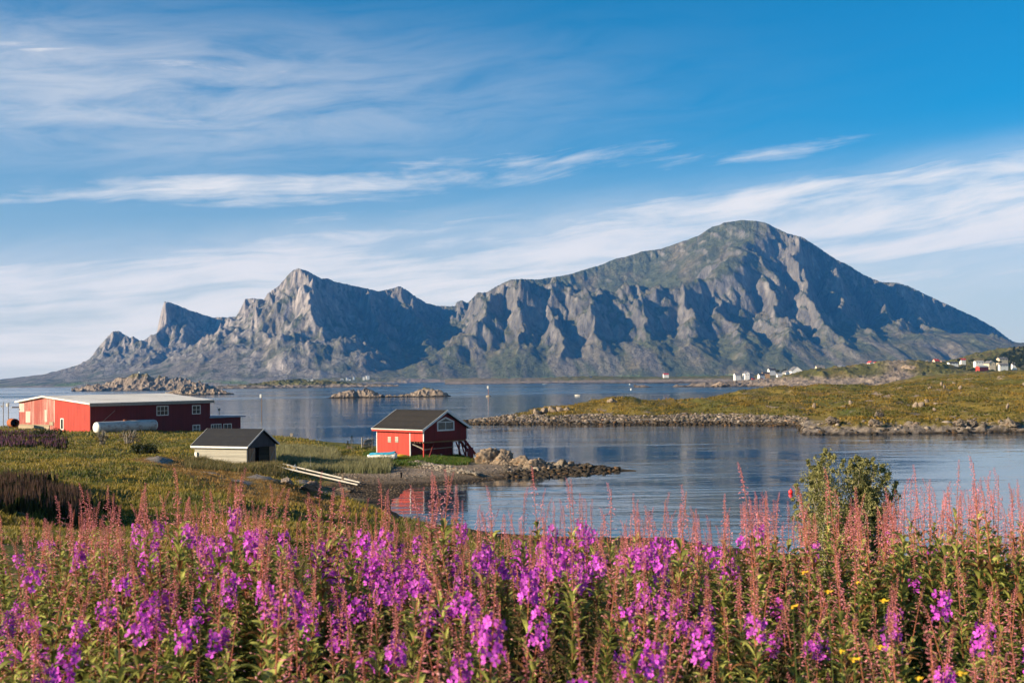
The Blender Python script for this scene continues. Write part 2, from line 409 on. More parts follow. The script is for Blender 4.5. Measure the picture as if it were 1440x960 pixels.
def build_mountains():
    us = np.arange(-160, 1600, 1.25); ys = np.concatenate([np.linspace(5000, 8300, 400), np.linspace(8330, 10500, 50)])
    U, YY = np.meshgrid(us, ys)
    X = (U - 720) / FPX * YY
    crest, dome, spurs = mountain_lines()
    # the dome's long grassy back ends in cliffs on the bay side
    rim = 6330 + 130 * fbm(X / 260, X * 0 + 2.0, 3)
    Zd = seg_field(X, YY, dome, 0.12, 300.0, 50, 600) * (1 - 0.60 * sstep(rim - YY, 0, 620))
    # right of the summit the flank itself is torn into ribs
    Zd = Zd * (1 - 0.42 * sstep(U, 1030, 1100) * sstep(7250 + 0.9 * np.clip(U - 1080, 0, 900) * 4 - YY, 0, 900))
    Z = np.maximum(seg_field(X, YY, crest, 0.25, 260.0, 55, 520), Zd)
    wx2 = X + 70 * fbm(X / 170 + 3, YY / 170, 3); wy2 = YY + 70 * fbm(X / 170 + 60, YY / 170, 3)
    Z = np.maximum(Z, seg_field(wx2, wy2, spurs, 0.48, 150.0, 120, 520))
    # long scree fans below the cliffs
    tn = fbm(X / 150 + 5, YY / 600, 4)
    foot = 5400 + 90 * fbm(X / 420 + 2, X * 0, 3)
    tw = sstep(U, 60, 300) * (1 - 0.85 * np.exp(-((U - 530) / 70) ** 2)) * (0.55 + 0.45 * sstep(U, 600, 760))
    td = np.maximum(YY - foot, 0)
    talus = 300 * (1 - np.exp(-td * (0.62 + 0.3 * tn) / 300)) * tw
    dlt = Z - talus; K = 90.0
    tm = sstep(-dlt, -60, 60)
    Z = np.where(np.abs(dlt) < K, (Z + talus) / 2 + dlt * dlt / (4 * K) + K / 4, np.maximum(Z, talus))
    hgt = Z.copy()
    steep = sstep(hgt, 30, 260)
    n1 = ridged(X / 330, YY / 520, 5) - 0.45
    n2 = fbm(X / 90, YY / 120, 5, 0.6)
    rid2 = ridged(X / 120 + 0.3 * n2 + (YY - 5000) / 700, YY / 420, 4) - 0.45
    gx = fbm(X / 700 + 3, YY / 900, 3)
    rocky = sstep(gx + 0.35 * n2, -0.15, 0.35)
    amp = np.clip(hgt, 0, 500) / 500
    calm = sstep(YY, rim - 60, rim + 200) * sstep(U, 700, 780) * sstep(1110 + 0 * U - U, 0, 60)
    Z = hgt + amp * (70 * n1 + 36 * n2 * (0.5 + rocky) + 40 * rid2 + 34 * (ridged(wx2 / 210 + 11, wy2 / 260, 5) - 0.42) + 30 * (ridged((X + 0.32 * YY) / 82 + 0.3 * n2, YY / 520, 4) - 0.42)) * (0.25 + 0.75 * steep) * (1 - 0.75 * calm) * (1 - 0.72 * tm)
    Z = Z - 34 - 30 * sstep(5650 + 120 * gx - YY, 0, 400)
    # keep the skyline where it was measured: per column, rescale slightly
    zc = (Z - H_EYE) / YY
    peak = zc.max(0)
    ctrl = [(-160, 560), (5, 544.5), (60, 527), (110, 513), (125, 505), (138, 488), (150, 474), (158, 466), (166, 465), (183, 475), (187, 472), (205, 487), (215, 484), (220, 468), (226, 440), (231, 424), (240, 425), (255, 431), (270, 437), (298, 446), (315, 446), (332, 445), (338, 434), (345, 420), (357, 419), (371, 421), (376, 413), (384, 407), (392, 402),
            (400, 392), (412, 380), (420, 377), (430, 379), (440, 385), (452, 391), (462, 391), (470, 395), (500, 402), (532, 409), (545, 407), (563, 402), (572, 407), (578, 412), (600, 426), (618, 430), (640, 430), (643, 424), (650, 422), (658, 426), (666, 418), (672, 411), (684, 411), (698, 403), (704, 400), (718, 393), (740, 392), (757, 393),
            (800, 386), (850, 371), (868, 363), (885, 360), (905, 353), (930, 350), (950, 343), (985, 331), (1000, 321), (1005, 318), (1014, 316), (1022, 312), (1034, 310.5), (1047, 308.8), (1060, 309.5), (1074, 311), (1084, 314), (1092, 319), (1112, 328), (1132, 333), (1152, 346), (1178, 364), (1192, 370), (1215, 385), (1240, 396), (1262, 397), (1280, 402), (1310, 417), (1345, 433),
            (1375, 447), (1400, 461), (1425, 482), (1450, 500), (1600, 540)]
    cx = np.array([c[0] for c in ctrl]); cyy = np.array([c[1] for c in ctrl])
    tgt = (hor(us) - np.interp(us, cx, cyy)) / FPX
    tgt = tgt + 0.0006 * fbm(us / 9.0, us * 0 + 4.2, 4) + 0.0004 * fbm(us / 3.0, us * 0 + 1.2, 2)
    k = tgt / np.maximum(peak, 1e-3)
    k = np.clip(k, 0.75, 1.3)
    ksm = np.convolve(np.pad(k, 30, mode='edge'), np.ones(61) / 61, 'valid')
    kt = sstep(zc / np.maximum(peak, 1e-3), 0.80, 0.985)
    Zr = (Z - H_EYE) * (ksm[None, :] * (1 - kt) + k[None, :] * kt) + H_EYE
    blend = sstep(Z, 25, 120)
    Z = lerp(Z, Zr, blend)
    # colour: what the ground is made of
    dzy, dzx = np.gradient(Z)
    dY = np.gradient(ys)[:, None]; dX = 1.25 / FPX * YY
    slope = np.hypot(dzx / dX, dzy / dY)
    sl = slope + 0.35 * n2 + 0.25 * fbm(X / 35, YY / 60, 3)
    rock = sstep(sl, 0.95, 1.75)
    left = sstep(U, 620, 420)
    rock = np.clip(rock * (1 - 0.6 * tm) + 0.55 * left * sstep(n2 + 0.6 * gx, -0.5, 0.3), 0, 1)
    green = np.array([0.088, 0.092, 0.038]); ochre = np.array([0.150, 0.125, 0.070])
    C = cmix(np.broadcast_to(green, X.shape + (3,)).copy(), ochre, sstep(fbm(X / 200 + 9, YY / 260, 4), -0.1, 0.45))
    C = cmix(C, (0.165, 0.150, 0.130), rock)
    C = cmix(C, (0.265, 0.235, 0.205), rock * sstep(fbm(X / 60, YY / 200 + 5, 4), 0.0, 0.45))
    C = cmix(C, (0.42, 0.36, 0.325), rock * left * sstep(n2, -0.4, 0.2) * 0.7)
    C = cmix(C, (0.10, 0.088, 0.078), rock * sstep(fbm(X / 45 + 50, YY / 300, 4), 0.12, 0.5) * 0.8)
    # scree fans and pale gullies low down
    scree = sstep(300 - Z, 0, 200) * sstep(fbm(X / 110 + (Z / 260), YY / 900 + 8, 4), -0.05, 0.3)
    C = cmix(C, (0.22, 0.185, 0.15), scree * 0.7)
    C = cmix(C, (0.12, 0.17, 0.04), sstep(30 - Z, 0, 18) * sstep(fbm(X / 160, YY / 160, 2), -0.1, 0.2) * 0.8)
    C = cmix(C, (0.30, 0.24, 0.18), sstep(6 - Z, 0, 4))
    V = np.stack([X, YY, Z], -1).reshape(-1, 3)
    def mb(n, bs):
        c = n.attr('Col').outputs['Color']
        p = n.geo()
        a = n.noise(n.vmap(p, (1, 1, 0.4)), 0.035, 8, 0.68)
        b = n.noise(p, 0.012, 6, 0.6)
        cc = n.mix(1.0, c, n.ramp(a, [(0.3, 0.60), (0.5, 0.97), (0.7, 1.45)]), 'MULTIPLY')
        cc = n.mix(1.0, cc, n.ramp(b, [(0.3, 0.75), (0.7, 1.25)]), 'MULTIPLY')
        n.l.new(cc, bs.inputs['Base Color'])
        n.l.new(n.bump(a, 30.0, 0.9), bs.inputs['Normal'])
    mt = pmat('mountain_ground', None, 0.95, 0.1, mb)
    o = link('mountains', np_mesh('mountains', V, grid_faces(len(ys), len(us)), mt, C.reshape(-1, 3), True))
    tag(o, 'grey green rocky mountains rising behind the bay', None, None, 'structure')
build_mountains()

# ---- sea: one sheet to the horizon
def sea_mat(n, bs):
    p = n.geo()
    sp = n.new('ShaderNodeSeparateXYZ'); n.l.new(p, sp.inputs[0])
    X_, Y_ = sp.outputs[0], sp.outputs[1]
    bs.inputs['Base Color'].default_value = (0.008, 0.03, 0.05, 1)
    bs.inputs['IOR'].default_value = 1.55
    bs.inputs['Specular IOR Level'].default_value = 0.5
    far = n.smooth(Y_, 330.0, 1100.0)
    # calm and wind-ruffled patches
    patch = n.noise(n.vmap(p, (0.0022, 0.009, 1)), 1.0, 4, 0.6, 0.5)
    patn = n.noise(n.vmap(p, (0.012, 0.035, 1)), 1.0, 4, 0.6, 0.5)
    calm = n.smooth(Y_, 112.0, 60.0)
    ru = n.m('ADD', n.m('MULTIPLY', n.smooth(patch, 0.42, 0.62), n.m('MULTIPLY', far, 0.20)), n.m('MULTIPLY', far, 0.06))
    n.l.new(n.m('ADD', 0.03, ru), bs.inputs['Roughness'])
    r1 = n.noise(n.vmap(p, (0.22, 0.75, 1)), 1.0, 4, 0.55, 0.3)
    r2 = n.noise(n.vmap(p, (0.045, 0.17, 1), (0, 0, 0.12)), 1.0, 3, 0.5, 0.3)
    r3 = n.noise(n.vmap(p, (1.1, 2.6, 1)), 1.0, 3, 0.5)
    amp = n.m('ADD', 0.35, n.m('MULTIPLY', n.smooth(patn, 0.40, 0.62), 0.9))
    h = n.m('ADD', n.m('MULTIPLY', r1, 0.048), n.m('ADD', n.m('MULTIPLY', r2, 0.09), n.m('MULTIPLY', r3, 0.007)))
    h = n.m('MULTIPLY', h, n.m('MULTIPLY', amp, n.m('SUBTRACT', 1.0, n.m('MULTIPLY', calm, 0.5))))
    n.l.new(n.bump(h, 1.0), bs.inputs['Normal'])
sea_m = pmat('sea_water', None, 0.05, 0.5, sea_mat)
sv = [(-45000, -300, 0), (45000, -300, 0), (45000, 60000, 0), (-45000, 60000, 0)]
sea = link('sea', np_mesh('sea', sv, [(0, 1, 2, 3)], sea_m)); tag(sea, 'calm blue sea water filling the bay', None, None, 'structure')
# ------------------------------------------------------------------ shores and fields
def col_field(cols):
    us = np.array([c[0] for c in cols], float)
    ks = [(np.log(np.array([k[0] for k in c[1]], float)), np.array([k[1] for k in c[1]], float)) for c in cols]
    def f(U, Y):
        U = np.asarray(U, float); Y = np.asarray(Y, float)
        l = np.log(np.maximum(Y, 0.5)); P = np.stack([np.interp(l, a, b) for a, b in ks])
        i = np.clip(np.searchsorted(us, U) - 1, 0, len(us) - 2)
        t = np.clip((U - us[i]) / (us[i + 1] - us[i]), 0, 1)
        a = np.take_along_axis(P, i[None], 0)[0]; b = np.take_along_axis(P, (i + 1)[None], 0)[0]
        return a + (b - a) * t
    return f
near_f = col_field([
    (-300, [(2, 8.6), (6, 8.5), (12, 8.3), (20, 7.7), (35, 6.7), (60, 5.6), (85, 5.0), (115, 4.2), (150, 3.3), (200, 2.6), (240, 2.3), (300, 1.5)]),
    (-50, [(2, 8.6), (6, 8.5), (12, 8.2), (20, 7.6), (35, 6.6), (50, 5.7), (62, 5.1), (85, 4.7), (115, 3.8), (150, 2.9), (200, 2.4), (240, 2.0), (300, -1)]),
    (100, [(2, 8.6), (6, 8.5), (12, 8.2), (20, 7.5), (32, 6.3), (45, 5.0), (60, 4.8), (78, 4.6), (100, 4.0), (130, 3.2), (170, 2.6), (200, 2.3), (240, 1.8), (262, 0.3), (280, -1)]),
    (220, [(2, 8.6), (6, 8.5), (12, 8.1), (20, 7.3), (35, 5.9), (50, 4.4), (65, 4.0), (80, 3.8), (100, 3.1), (130, 2.5), (170, 2.1), (200, 1.9), (240, 1.2), (255, 0.2), (270, -1)]),
    (320, [(2, 8.6), (6, 8.5), (12, 8.1), (20, 7.2), (35, 5.6), (55, 3.9), (75, 3.3), (90, 2.8), (105, 1.8), (125, 1.55), (150, 1.7), (180, 1.6), (225, 0.95), (240, 0.2), (255, -1)]),
    (400, [(2, 8.6), (6, 8.5), (12, 8.0), (20, 7.0), (35, 5.3), (60, 3.3), (85, 2.4), (100, 1.7), (114, 0.9), (122, 1.35), (135, 1.45), (160, 1.5), (190, 1.0), (213, 0.2), (225, -0.8), (260, -2)]),
    (450, [(2, 8.6), (6, 8.5), (12, 8.0), (20, 6.9), (35, 5.0), (60, 2.9), (85, 1.6), (100, 0.7), (112, 0.15), (119, 0.35), (132, 1.0), (150, 1.2), (180, 0.8), (202, 0.1), (212, -0.8), (260, -2)]),
    (505, [(2, 8.6), (6, 8.5), (12, 8.0), (20, 6.8), (35, 4.9), (60, 2.5), (85, 0.95), (97, 0.25), (104, 0.08), (112, 0.07), (117, 0.25), (130, 0.9), (150, 1.1), (175, 0.7), (192, 0.0), (205, -1.5), (240, -2)]),
    (560, [(2, 8.6), (6, 8.5), (12, 8.0), (20, 6.7), (35, 4.7), (57.0, 2.1), (77.9, 0.6), (87.4, 0.12), (92.1, -0.15), (104, 0.0), (109, 0.03), (113, 0.12), (120, 0.55), (128, 0.95), (138, 1.25), (152, 1.1), (170, 0.5), (182, -0.2), (200, -2)]),
    (600, [(2, 8.6), (6, 8.5), (12, 8.0), (20, 6.7), (35, 4.6), (55.8, 1.9), (76.3, 0.4), (83.7, 0.05), (89.3, -0.4), (110, -0.3), (114.5, 0.1), (121, 0.6), (128, 0.95), (138, 1.25), (150, 1.0), (162, 0.3), (170, -0.4), (200, -2)]),
    (650, [(2, 8.6), (6, 8.5), (12, 7.9), (20, 6.6), (35, 4.5), (55.5, 1.6), (74.0, 0.4), (80.5, 0.08), (85.1, -0.3), (105, -0.8), (113, -0.2), (117, 0.12), (124, 0.65), (134, 1.1), (145, 0.8), (152, 0.0), (160, -1.2), (200, -2)]),
    (700, [(2, 8.6), (6, 8.5), (12, 7.9), (20, 6.5), (35, 4.4), (55.5, 1.4), (72.2, 0.3), (77.7, 0.05), (82.3, -0.4), (105, -1), (116, -0.3), (121, 0.15), (129, 0.7), (138, 0.9), (146, 0.1), (152, -1)]),
    (760, [(2, 8.6), (6, 8.4), (12, 7.8), (20, 6.4), (35, 4.2), (55.8, 1.2), (71.6, 0.2), (76.3, 0.04), (80.0, -0.3), (100, -1.5), (117, -0.5), (122, 0.02), (127, 0.45), (133, 0.8), (138, 0.2), (143, -1)]),
    (820, [(2, 8.6), (6, 8.4), (12, 7.8), (20, 6.4), (35, 4.2), (56.1, 1.0), (71.1, 0.2), (75.7, 0.03), (79.5, -0.3), (100, -1.5), (120, -0.4), (125, 0.12), (131, 0.4), (136, 0.0), (142, -1)]),
    (885, [(2, 8.6), (6, 8.4), (12, 7.8), (20, 6.4), (35, 4.1), (56.4, 0.9), (70.5, 0.15), (75.2, 0.02), (79.0, -0.3), (100, -1.5), (124, -0.4), (129, 0.03), (132, -0.1), (138, -1)]),
    (950, [(2, 8.6), (6, 8.4), (12, 7.8), (20, 6.3), (35, 4.0), (57.6, 0.7), (71.0, 0.1), (74.9, 0.02), (78.7, -0.3), (100, -2)]),
    (1050, [(2, 8.6), (6, 8.4), (12, 7.7), (20, 6.3), (35, 4.0), (60, 0.5), (69, 0.05), (74, -0.3), (100, -2)]),
    (1250, [(2, 8.6), (6, 8.4), (12, 7.7), (20, 6.4), (35, 3.8), (55, 0.5), (63, 0.0), (70, -0.5), (100, -2)]),
    (1800, [(2, 8.6), (6, 8.4), (12, 7.7), (20, 6.4), (35, 3.8), (55, 0.5), (63, 0.0), (70, -0.5), (100, -2)]),
])
heath_f = col_field([
    (600, [(190, -2), (900, -2)]),
    (648, [(190, -2), (262, -1), (268, -0.1), (276, 0.25), (284, -0.1), (300, -2)]),
    (662, [(190, -2), (262, -0.5), (267, 0), (274, 0.95), (282, 0.5), (300, -2)]),
    (750, [(190, -2), (258, -0.5), (263, 0), (267, 1.0), (275, 1.5), (290, 2.4), (310, 1.5), (330, 0), (350, -2)]),
    (800, [(190, -2), (257, -0.5), (261, 0), (265, 1.0), (275, 1.7), (292, 2.5), (315, 2.3), (340, 1), (360, -2)]),
    (862, [(190, -2), (254, -0.5), (259, 0), (263, 1.0), (275, 1.9), (305, 3.6), (322, 4.3), (350, 2.5), (380, 0), (400, -2)]),
    (960, [(190, -2), (247, -0.5), (253, 0), (257, 1.0), (272, 1.8), (330, 3.6), (370, 1.5), (400, -0.5), (420, -2)]),
    (1040, [(190, -2), (243, -0.5), (247, 0), (252, 1.0), (268, 2.0), (320, 3.7), (385, 5.9), (430, 3.5), (470, 0), (500, -2)]),
    (1118, [(190, -2), (232, -0.5), (238, 0), (243, 1.0), (260, 2.2), (320, 4.3), (400, 6.8), (440, 6), (520, 2), (560, -0.5), (600, -2)]),
    (1128, [(190, -2), (200, -0.7), (203, 0), (206, 0.4), (214, 0.7), (232, 0.9), (260, 2.3), (320, 4.4), (400, 6.6), (440, 5.8), (520, 2), (560, -0.5), (600, -2)]),
    (1160, [(190, -2), (199, -0.5), (202, 0.1), (205, 0.9), (214, 1.4), (226, 1.4), (260, 2.6), (320, 4.5), (400, 6.6), (440, 5.8), (520, 2), (560, -0.5), (600, -2)]),
    (1215, [(190, -2), (198, -0.5), (201, 0.1), (204, 1.1), (213, 2.3), (222, 2.5), (260, 3.6), (320, 4.7), (400, 6.2), (450, 5.2), (560, 2), (620, -0.5)]),
    (1300, [(190, -2), (198, -0.5), (202, 0.1), (205, 1.3), (215, 2.1), (250, 3.7), (320, 5.6), (450, 8.0), (600, 7.5), (700, 8), (900, 9)]),
    (1440, [(190, -2), (198, -0.5), (202, 0.1), (205, 1.6), (215, 2.8), (250, 4.2), (320, 6.4), (420, 8.7), (520, 10.3), (700, 11), (900, 12)]),
    (1800, [(190, -2), (198, -0.5), (202, 0.1), (205, 1.6), (215, 3), (250, 5), (320, 7.4), (420, 9.7), (520, 12), (700, 13), (900, 14)]),
])
def near_z(x, y):
    x = np.asarray(x, float); y = np.asarray(y, float)
    U = 720 + FPX * x / np.maximum(y, 1.0)
    Uw = U + 14 * fbm(x / 9, y / 9, 3) * sstep(y, 40, 90) * sstep(np.abs(U - 700), 60, 200)
    z = near_f(Uw, y)
    a = sstep(z, -0.1, 1.6) * sstep(y, 8, 40)
    bank_ = sstep(U, 520, 600) * sstep(100 - y, 0, 6)
    a = a * (1 - 0.75 * bank_)
    z = z + a * (0.45 * fbm(x / 11, y / 14, 4) + 0.55 * sstep(y, 18, 40) * sstep(560 - U, 0, 120) * fbm(x / 7 + 20, y / 13, 3) + 0.16 * fbm(x / 2.2, y / 2.6, 3))
    z = z + 0.06 * fbm(x / 1.3, y / 1.3, 3) * sstep(z, -0.3, 0.3)
    # bare rock slabs
    for (u0, y0, su, sy, h) in SLABS:
        g = np.exp(-(((U - u0) / su) ** 2 + ((y - y0) / sy) ** 2))
        z = z + h * g * (0.8 + 0.5 * ridged(x / 1.6 + u0, y / 2.4, 4))
    return z
SLABS = [(365, 96, 34, 5, 0.55), (300, 101, 26, 4, 0.3), (222, 116, 22, 5, 0.3), (30, 44, 12, 2.0, 0.35), (430, 108, 22, 4, 0.55), (330, 88, 30, 3, 0.2)]
def heath_z(x, y):
    x = np.asarray(x, float); y = np.asarray(y, float)
    U = 720 + FPX * x / y
    Uw = U + 10 * fbm(x / 14, y / 14, 4) * sstep(U, 700, 800)
    z = heath_f(Uw, y)
    land = sstep(z, 0.6, 2.5)
    z = z + land * (1.7 * fbm(x / 13, y / 30, 4) + 1.5 * (ridged(x / 30 + 5, y / 40, 3) - 0.4) + 0.30 * fbm(x / 4, y / 5, 4))
    rocky = sstep(U, 1118, 1135) * sstep(2.6 - z, 0, 1.0) * sstep(z, -0.6, 0.2) * sstep(235 - y, 0, 15)
    z = z + rocky * (0.95 * (ridged(x / 4.5, y / 3.2, 5) - 0.42) + 0.35 * fbm(x / 1.2, y / 1.2, 4))
    k = sstep(z, -0.4, 0.5) * 0.10
    return z + k * fbm(x / 1.0, y / 1.0, 3)

GRASS = (0.125, 0.118, 0.020); OLIVE = (0.22, 0.17, 0.034); DARKG = (0.035, 0.045, 0.012); RUST = (0.20, 0.105, 0.03)
ROCK = (0.27, 0.215, 0.175); STRAW = (0.26, 0.19, 0.08); WEED = (0.045, 0.030, 0.016); PEB = (0.235, 0.185, 0.145)
def ground_mat():
    def b(n, bs):
        c = n.attr('Col').outputs['Color']; p = n.geo()
        a = n.noise(p, 5.0, 6, 0.7); g = n.noise(p, 0.6, 5, 0.6); e = n.noise(n.vmap(p, (1, 1, 2)), 22.0, 3, 0.6)
        cc = n.mix(1.0, c, n.ramp(a, [(0.3, 0.5), (0.5, 0.95), (0.72, 1.6)]), 'MULTIPLY')
        cc = n.mix(1.0, cc, n.ramp(g, [(0.3, 0.7), (0.7, 1.25)]), 'MULTIPLY')
        cc = n.mix(1.0, cc, n.ramp(e, [(0.3, 0.7), (0.7, 1.3)]), 'MULTIPLY')
        n.l.new(cc, bs.inputs['Base Color'])
        n.l.new(n.bump(n.m('ADD', a, n.m('MULTIPLY', e, 0.4)), 0.25, 0.8), bs.inputs['Normal'])
    return pmat('ground_cover', None, 0.92, 0.15, b)
GM = ground_mat()
def blobm(U, Y, lst):
    m_ = np.zeros(U.shape)
    for (u0, y0, su, sy) in lst: m_ = np.maximum(m_, np.exp(-(((U - u0) / su) ** 2 + ((Y - y0) / sy) ** 2)))
    return m_
def near_colour(x, y, z, U):
    n1 = fbm(x / 7, y / 9, 4); n2 = fbm(x / 1.8, y / 2.2, 4); n3 = fbm(x / 22 + 8, y / 26, 3)
    C = np.broadcast_to(np.array(GRASS), x.shape + (3,)).copy()
    C = cmix(C, OLIVE, sstep(n1 + 0.4 * n2, -0.05, 0.4))
    C = cmix(C, (0.07, 0.095, 0.016), sstep(n3, 0.08, 0.4) * 0.7)
    C = cmix(C, DARKG, sstep(n2 - n1, 0.22, 0.6) * 0.7)
    rust = blobm(U, y, [(300, 98, 95, 22), (360, 84, 75, 18), (430, 88, 50, 14), (230, 112, 60, 12), (470, 78, 50, 14)])
    C = cmix(C, RUST, sstep(rust + 0.35 * n2, 0.35, 0.75) * 0.85)
    C = cmix(C, STRAW, sstep(rust + 0.5 * fbm(x / 1.1, y / 3, 3), 0.75, 1.05) * 0.6)
    slab = np.zeros(U.shape)
    for (u0, y0, su, sy, h) in SLABS: slab = np.maximum(slab, np.exp(-(((U - u0) / su) ** 2 + ((y - y0) / sy) ** 2)))
    C = cmix(C, (0.25, 0.215, 0.19), sstep(slab + 0.3 * n2, 0.45, 0.6))
    beach = sstep(U, 445, 500) * sstep(y, 96, 104) * sstep(140 - y, 0, 4)
    wet = z + 0.10 * n2
    C = cmix(C, PEB, beach * sstep(0.98 + 0.12 * n2 - z, 0, 0.12))
    C = cmix(C, (0.16, 0.12, 0.085), beach * sstep(0.55 - wet, 0, 0.12))
    C = cmix(C, WEED, sstep(0.26 - wet, 0, 0.1) * sstep(U, 420, 480))
    spit = sstep(U, 700, 720) * sstep(y, 112, 116)
    C = cmix(C, (0.075, 0.055, 0.035), spit * sstep(0.6 - wet, 0, 0.2))
    # behind: grassy top of the point
    return C
def build_grid(name, us, ys, zf, cf, mt, label):
    U, YY = np.meshgrid(us, ys); X = (U - 720) / FPX * YY
    Z = zf(X, YY); C = cf(X, YY, Z, U)
    V = np.stack([X, YY, Z], -1).reshape(-1, 3)
    F = grid_faces(len(ys), len(us))
    keep = (Z.reshape(-1)[F] > -1.4).any(1)
    F = F[keep]
    used, inv = np.unique(F, return_inverse=True)
    o = link(name, np_mesh(name, V[used], inv.reshape(-1, 4), mt, C.reshape(-1, 3)[used], True))
    return tag(o, label, None, None, 'structure')
nu = np.arange(-330, 1790, 3.0); ny = np.exp(np.arange(math.log(1.2), math.log(300), 0.0085))
build_grid('ground', nu, ny, near_z, near_colour, GM, 'grassy hillside running down to the shore')
def heath_colour(x, y, z, U):
    n1 = fbm(x / 12, y / 40, 4); n2 = fbm(x / 3.5, y / 12, 4); n3 = fbm(x / 35 + 8, y / 90, 3)
    C = np.broadcast_to(np.array((0.195, 0.142, 0.030)), x.shape + (3,)).copy()
    C = cmix(C, (0.130, 0.118, 0.024), sstep(n3, -0.1, 0.3))
    C = cmix(C, (0.060, 0.052, 0.016), sstep(n2 + 0.6 * n1, 0.15, 0.5) * 0.85)
    C = cmix(C, (0.19, 0.11, 0.035), sstep(n1 - 0.5 * n2, 0.15, 0.5) * 0.6)
    C = cmix(C, (0.07, 0.11, 0.018), blobm(U, y, [(1085, 256, 18, 8), (970, 262, 25, 6), (1190, 245, 16, 10)]) * 0.8)
    out = sstep(fbm(x / 5 + 3, y / 8, 4) + 0.25 * fbm(x / 1.5, y / 2, 2) + 0.25 * blobm(U, y, [(1250, 300, 90, 70), (1190, 230, 40, 20), (1320, 420, 70, 60)]), 0.42, 0.5)
    C = cmix(C, (0.30, 0.225, 0.17), out)
    shore = sstep(1.35 + 0.35 * n2 - z, 0, 0.25)
    C = cmix(C, (0.27, 0.22, 0.18), shore)
    C = cmix(C, (0.13, 0.11, 0.095), shore * sstep(fbm(x / 1.3, y / 0.8, 4), 0.0, 0.3) * 0.8)
    C = cmix(C, (0.036, 0.027, 0.018), sstep(0.42 + 0.15 * n2 - z, 0, 0.18))
    return C
build_grid('heath', np.arange(630, 1790, 2.2), np.exp(np.arange(math.log(192), math.log(950), 0.0042)), heath_z, heath_colour, GM, 'low heath covered headland across the inlet')

# ---- rocky islets and the far shore
def land_patch(name, lines, u0, u1, du, y0, y1, dy, crag, cs, grass, label, front_rock=0.0, colour=(0.25, 0.195, 0.155)):
    us = np.arange(u0, u1, du); ys = np.arange(y0, y1, dy)
    U, YY = np.meshgrid(us, ys); X = (U - 720) / FPX * YY
    wx = X + cs * 0.5 * fbm(X / (cs * 2), YY / (cs * 2), 3); wy = YY + cs * 0.5 * fbm(X / (cs * 2) + 30, YY / (cs * 2), 3)
    Z = np.full(X.shape, -3.0)
    for pts, W, q in lines:
        pts = P3(pts)
        for a, b in zip(pts[:-1], pts[1:]):
            ex, ey = b[0] - a[0], b[1] - a[1]; l2 = ex * ex + ey * ey + 1e-6
            t = np.clip(((wx - a[0]) * ex + (wy - a[1]) * ey) / l2, 0, 1)
            dd = np.hypot(wx - a[0] - t * ex, wy - a[1] - t * ey); h = a[2] + (b[2] - a[2]) * t
            Z = np.maximum(Z, (h + 2.5) * np.exp(-(dd / W) ** q) - 2.5)
    n = ridged(X / cs, YY / cs, 5) - 0.42; n2 = fbm(X / (cs * 0.35), YY / (cs * 0.35), 4)
    low = sstep(Z, -1.0, 1.5)
    Z = Z + low * crag * (n + 0.45 * n2)
    c0 = np.broadcast_to(np.array(colour), X.shape + (3,)).copy()
    C = cmix(c0, (0.10, 0.085, 0.07), sstep(n2 + 0.3 * n, 0.08, 0.4) * 0.8)
    C = cmix(C, (0.36, 0.28, 0.22), sstep(n - 0.3 * n2, 0.05, 0.3) * 0.5)
    gm = grass(U, YY, Z, n2)
    C = cmix(C, (0.105, 0.100, 0.030), gm)
    C = cmix(C, (0.15, 0.115, 0.045), gm * sstep(fbm(X / cs, YY / cs + 3, 3), 0, 0.3))
    C = cmix(C, (0.035, 0.028, 0.02), sstep(0.9 + 0.3 * n2 - Z, 0, 0.3))
    V = np.stack([X, YY, Z], -1).reshape(-1, 3); F = grid_faces(len(ys), len(us)); F = F[(Z.reshape(-1)[F] > -0.7).any(1)]
    used, inv = np.unique(F, return_inverse=True)
    o = link(name, np_mesh(name, V[used], inv.reshape(-1, 4), FARM, C.reshape(-1, 3)[used], True))
    return tag(o, label, None, None, 'structure'), (us, ys, Z)
def farm(n, bs):
    c = n.attr('Col').outputs['Color']; p = n.geo()
    a = n.noise(p, 0.35, 7, 0.7)
    n.l.new(n.mix(1.0, c, n.ramp(a, [(0.3, 0.5), (0.5, 1.0), (0.7, 1.5)]), 'MULTIPLY'), bs.inputs['Base Color'])
    n.l.new(n.bump(a, 1.6, 0.9), bs.inputs['Normal'])
FARM = pmat('shore_rock', None, 0.92, 0.15, farm)
land_patch('islet', [([(112, 546, 1830), (130, 542, 1830), (150, 539, 1840), (163, 534, 1850), (176, 530, 1850), (195, 525, 1850), (215, 528, 1850), (235, 532, 1850), (260, 533, 1850), (278, 538, 1850), (290, 546, 1850)], 26, 1.6)],
           100, 305, 0.55, 1790, 1910, 1.4, 7, 22, lambda U, Y, Z, n: sstep(Z + 5 * n, 19, 24) * 0.6, 'highest rocky islet, with a small white marker on top')
land_patch('islet', [([(226, 554, 1030), (245, 550, 1035), (262, 545, 1040), (275, 544.5, 1040), (300, 548, 1040), (318, 552, 1035), (333, 555.3, 1030)], 13, 1.6)],
           220, 340, 0.45, 1010, 1068, 0.6, 3.6, 10, lambda U, Y, Z, n: sstep(Z + 3 * n, 8, 11) * 0.5, 'low brown rocky islet in front of the highest one')
land_patch('islet', [([(462, 558.5, 728), (480, 552, 730), (494, 548.0, 732), (500, 551, 732)], 7, 1.7), ([(508, 547, 734), (517, 545.5, 734), (521, 549, 732)], 7, 1.9), ([(524, 554, 730), (535, 555, 728), (544, 558.5, 728)], 5, 1.7)],
           455, 552, 0.3, 714, 752, 0.45, 1.7, 5, lambda U, Y, Z, n: sstep(Z + 2 * n, 8, 9) * 0.2, 'small islet of bare rounded boulders')
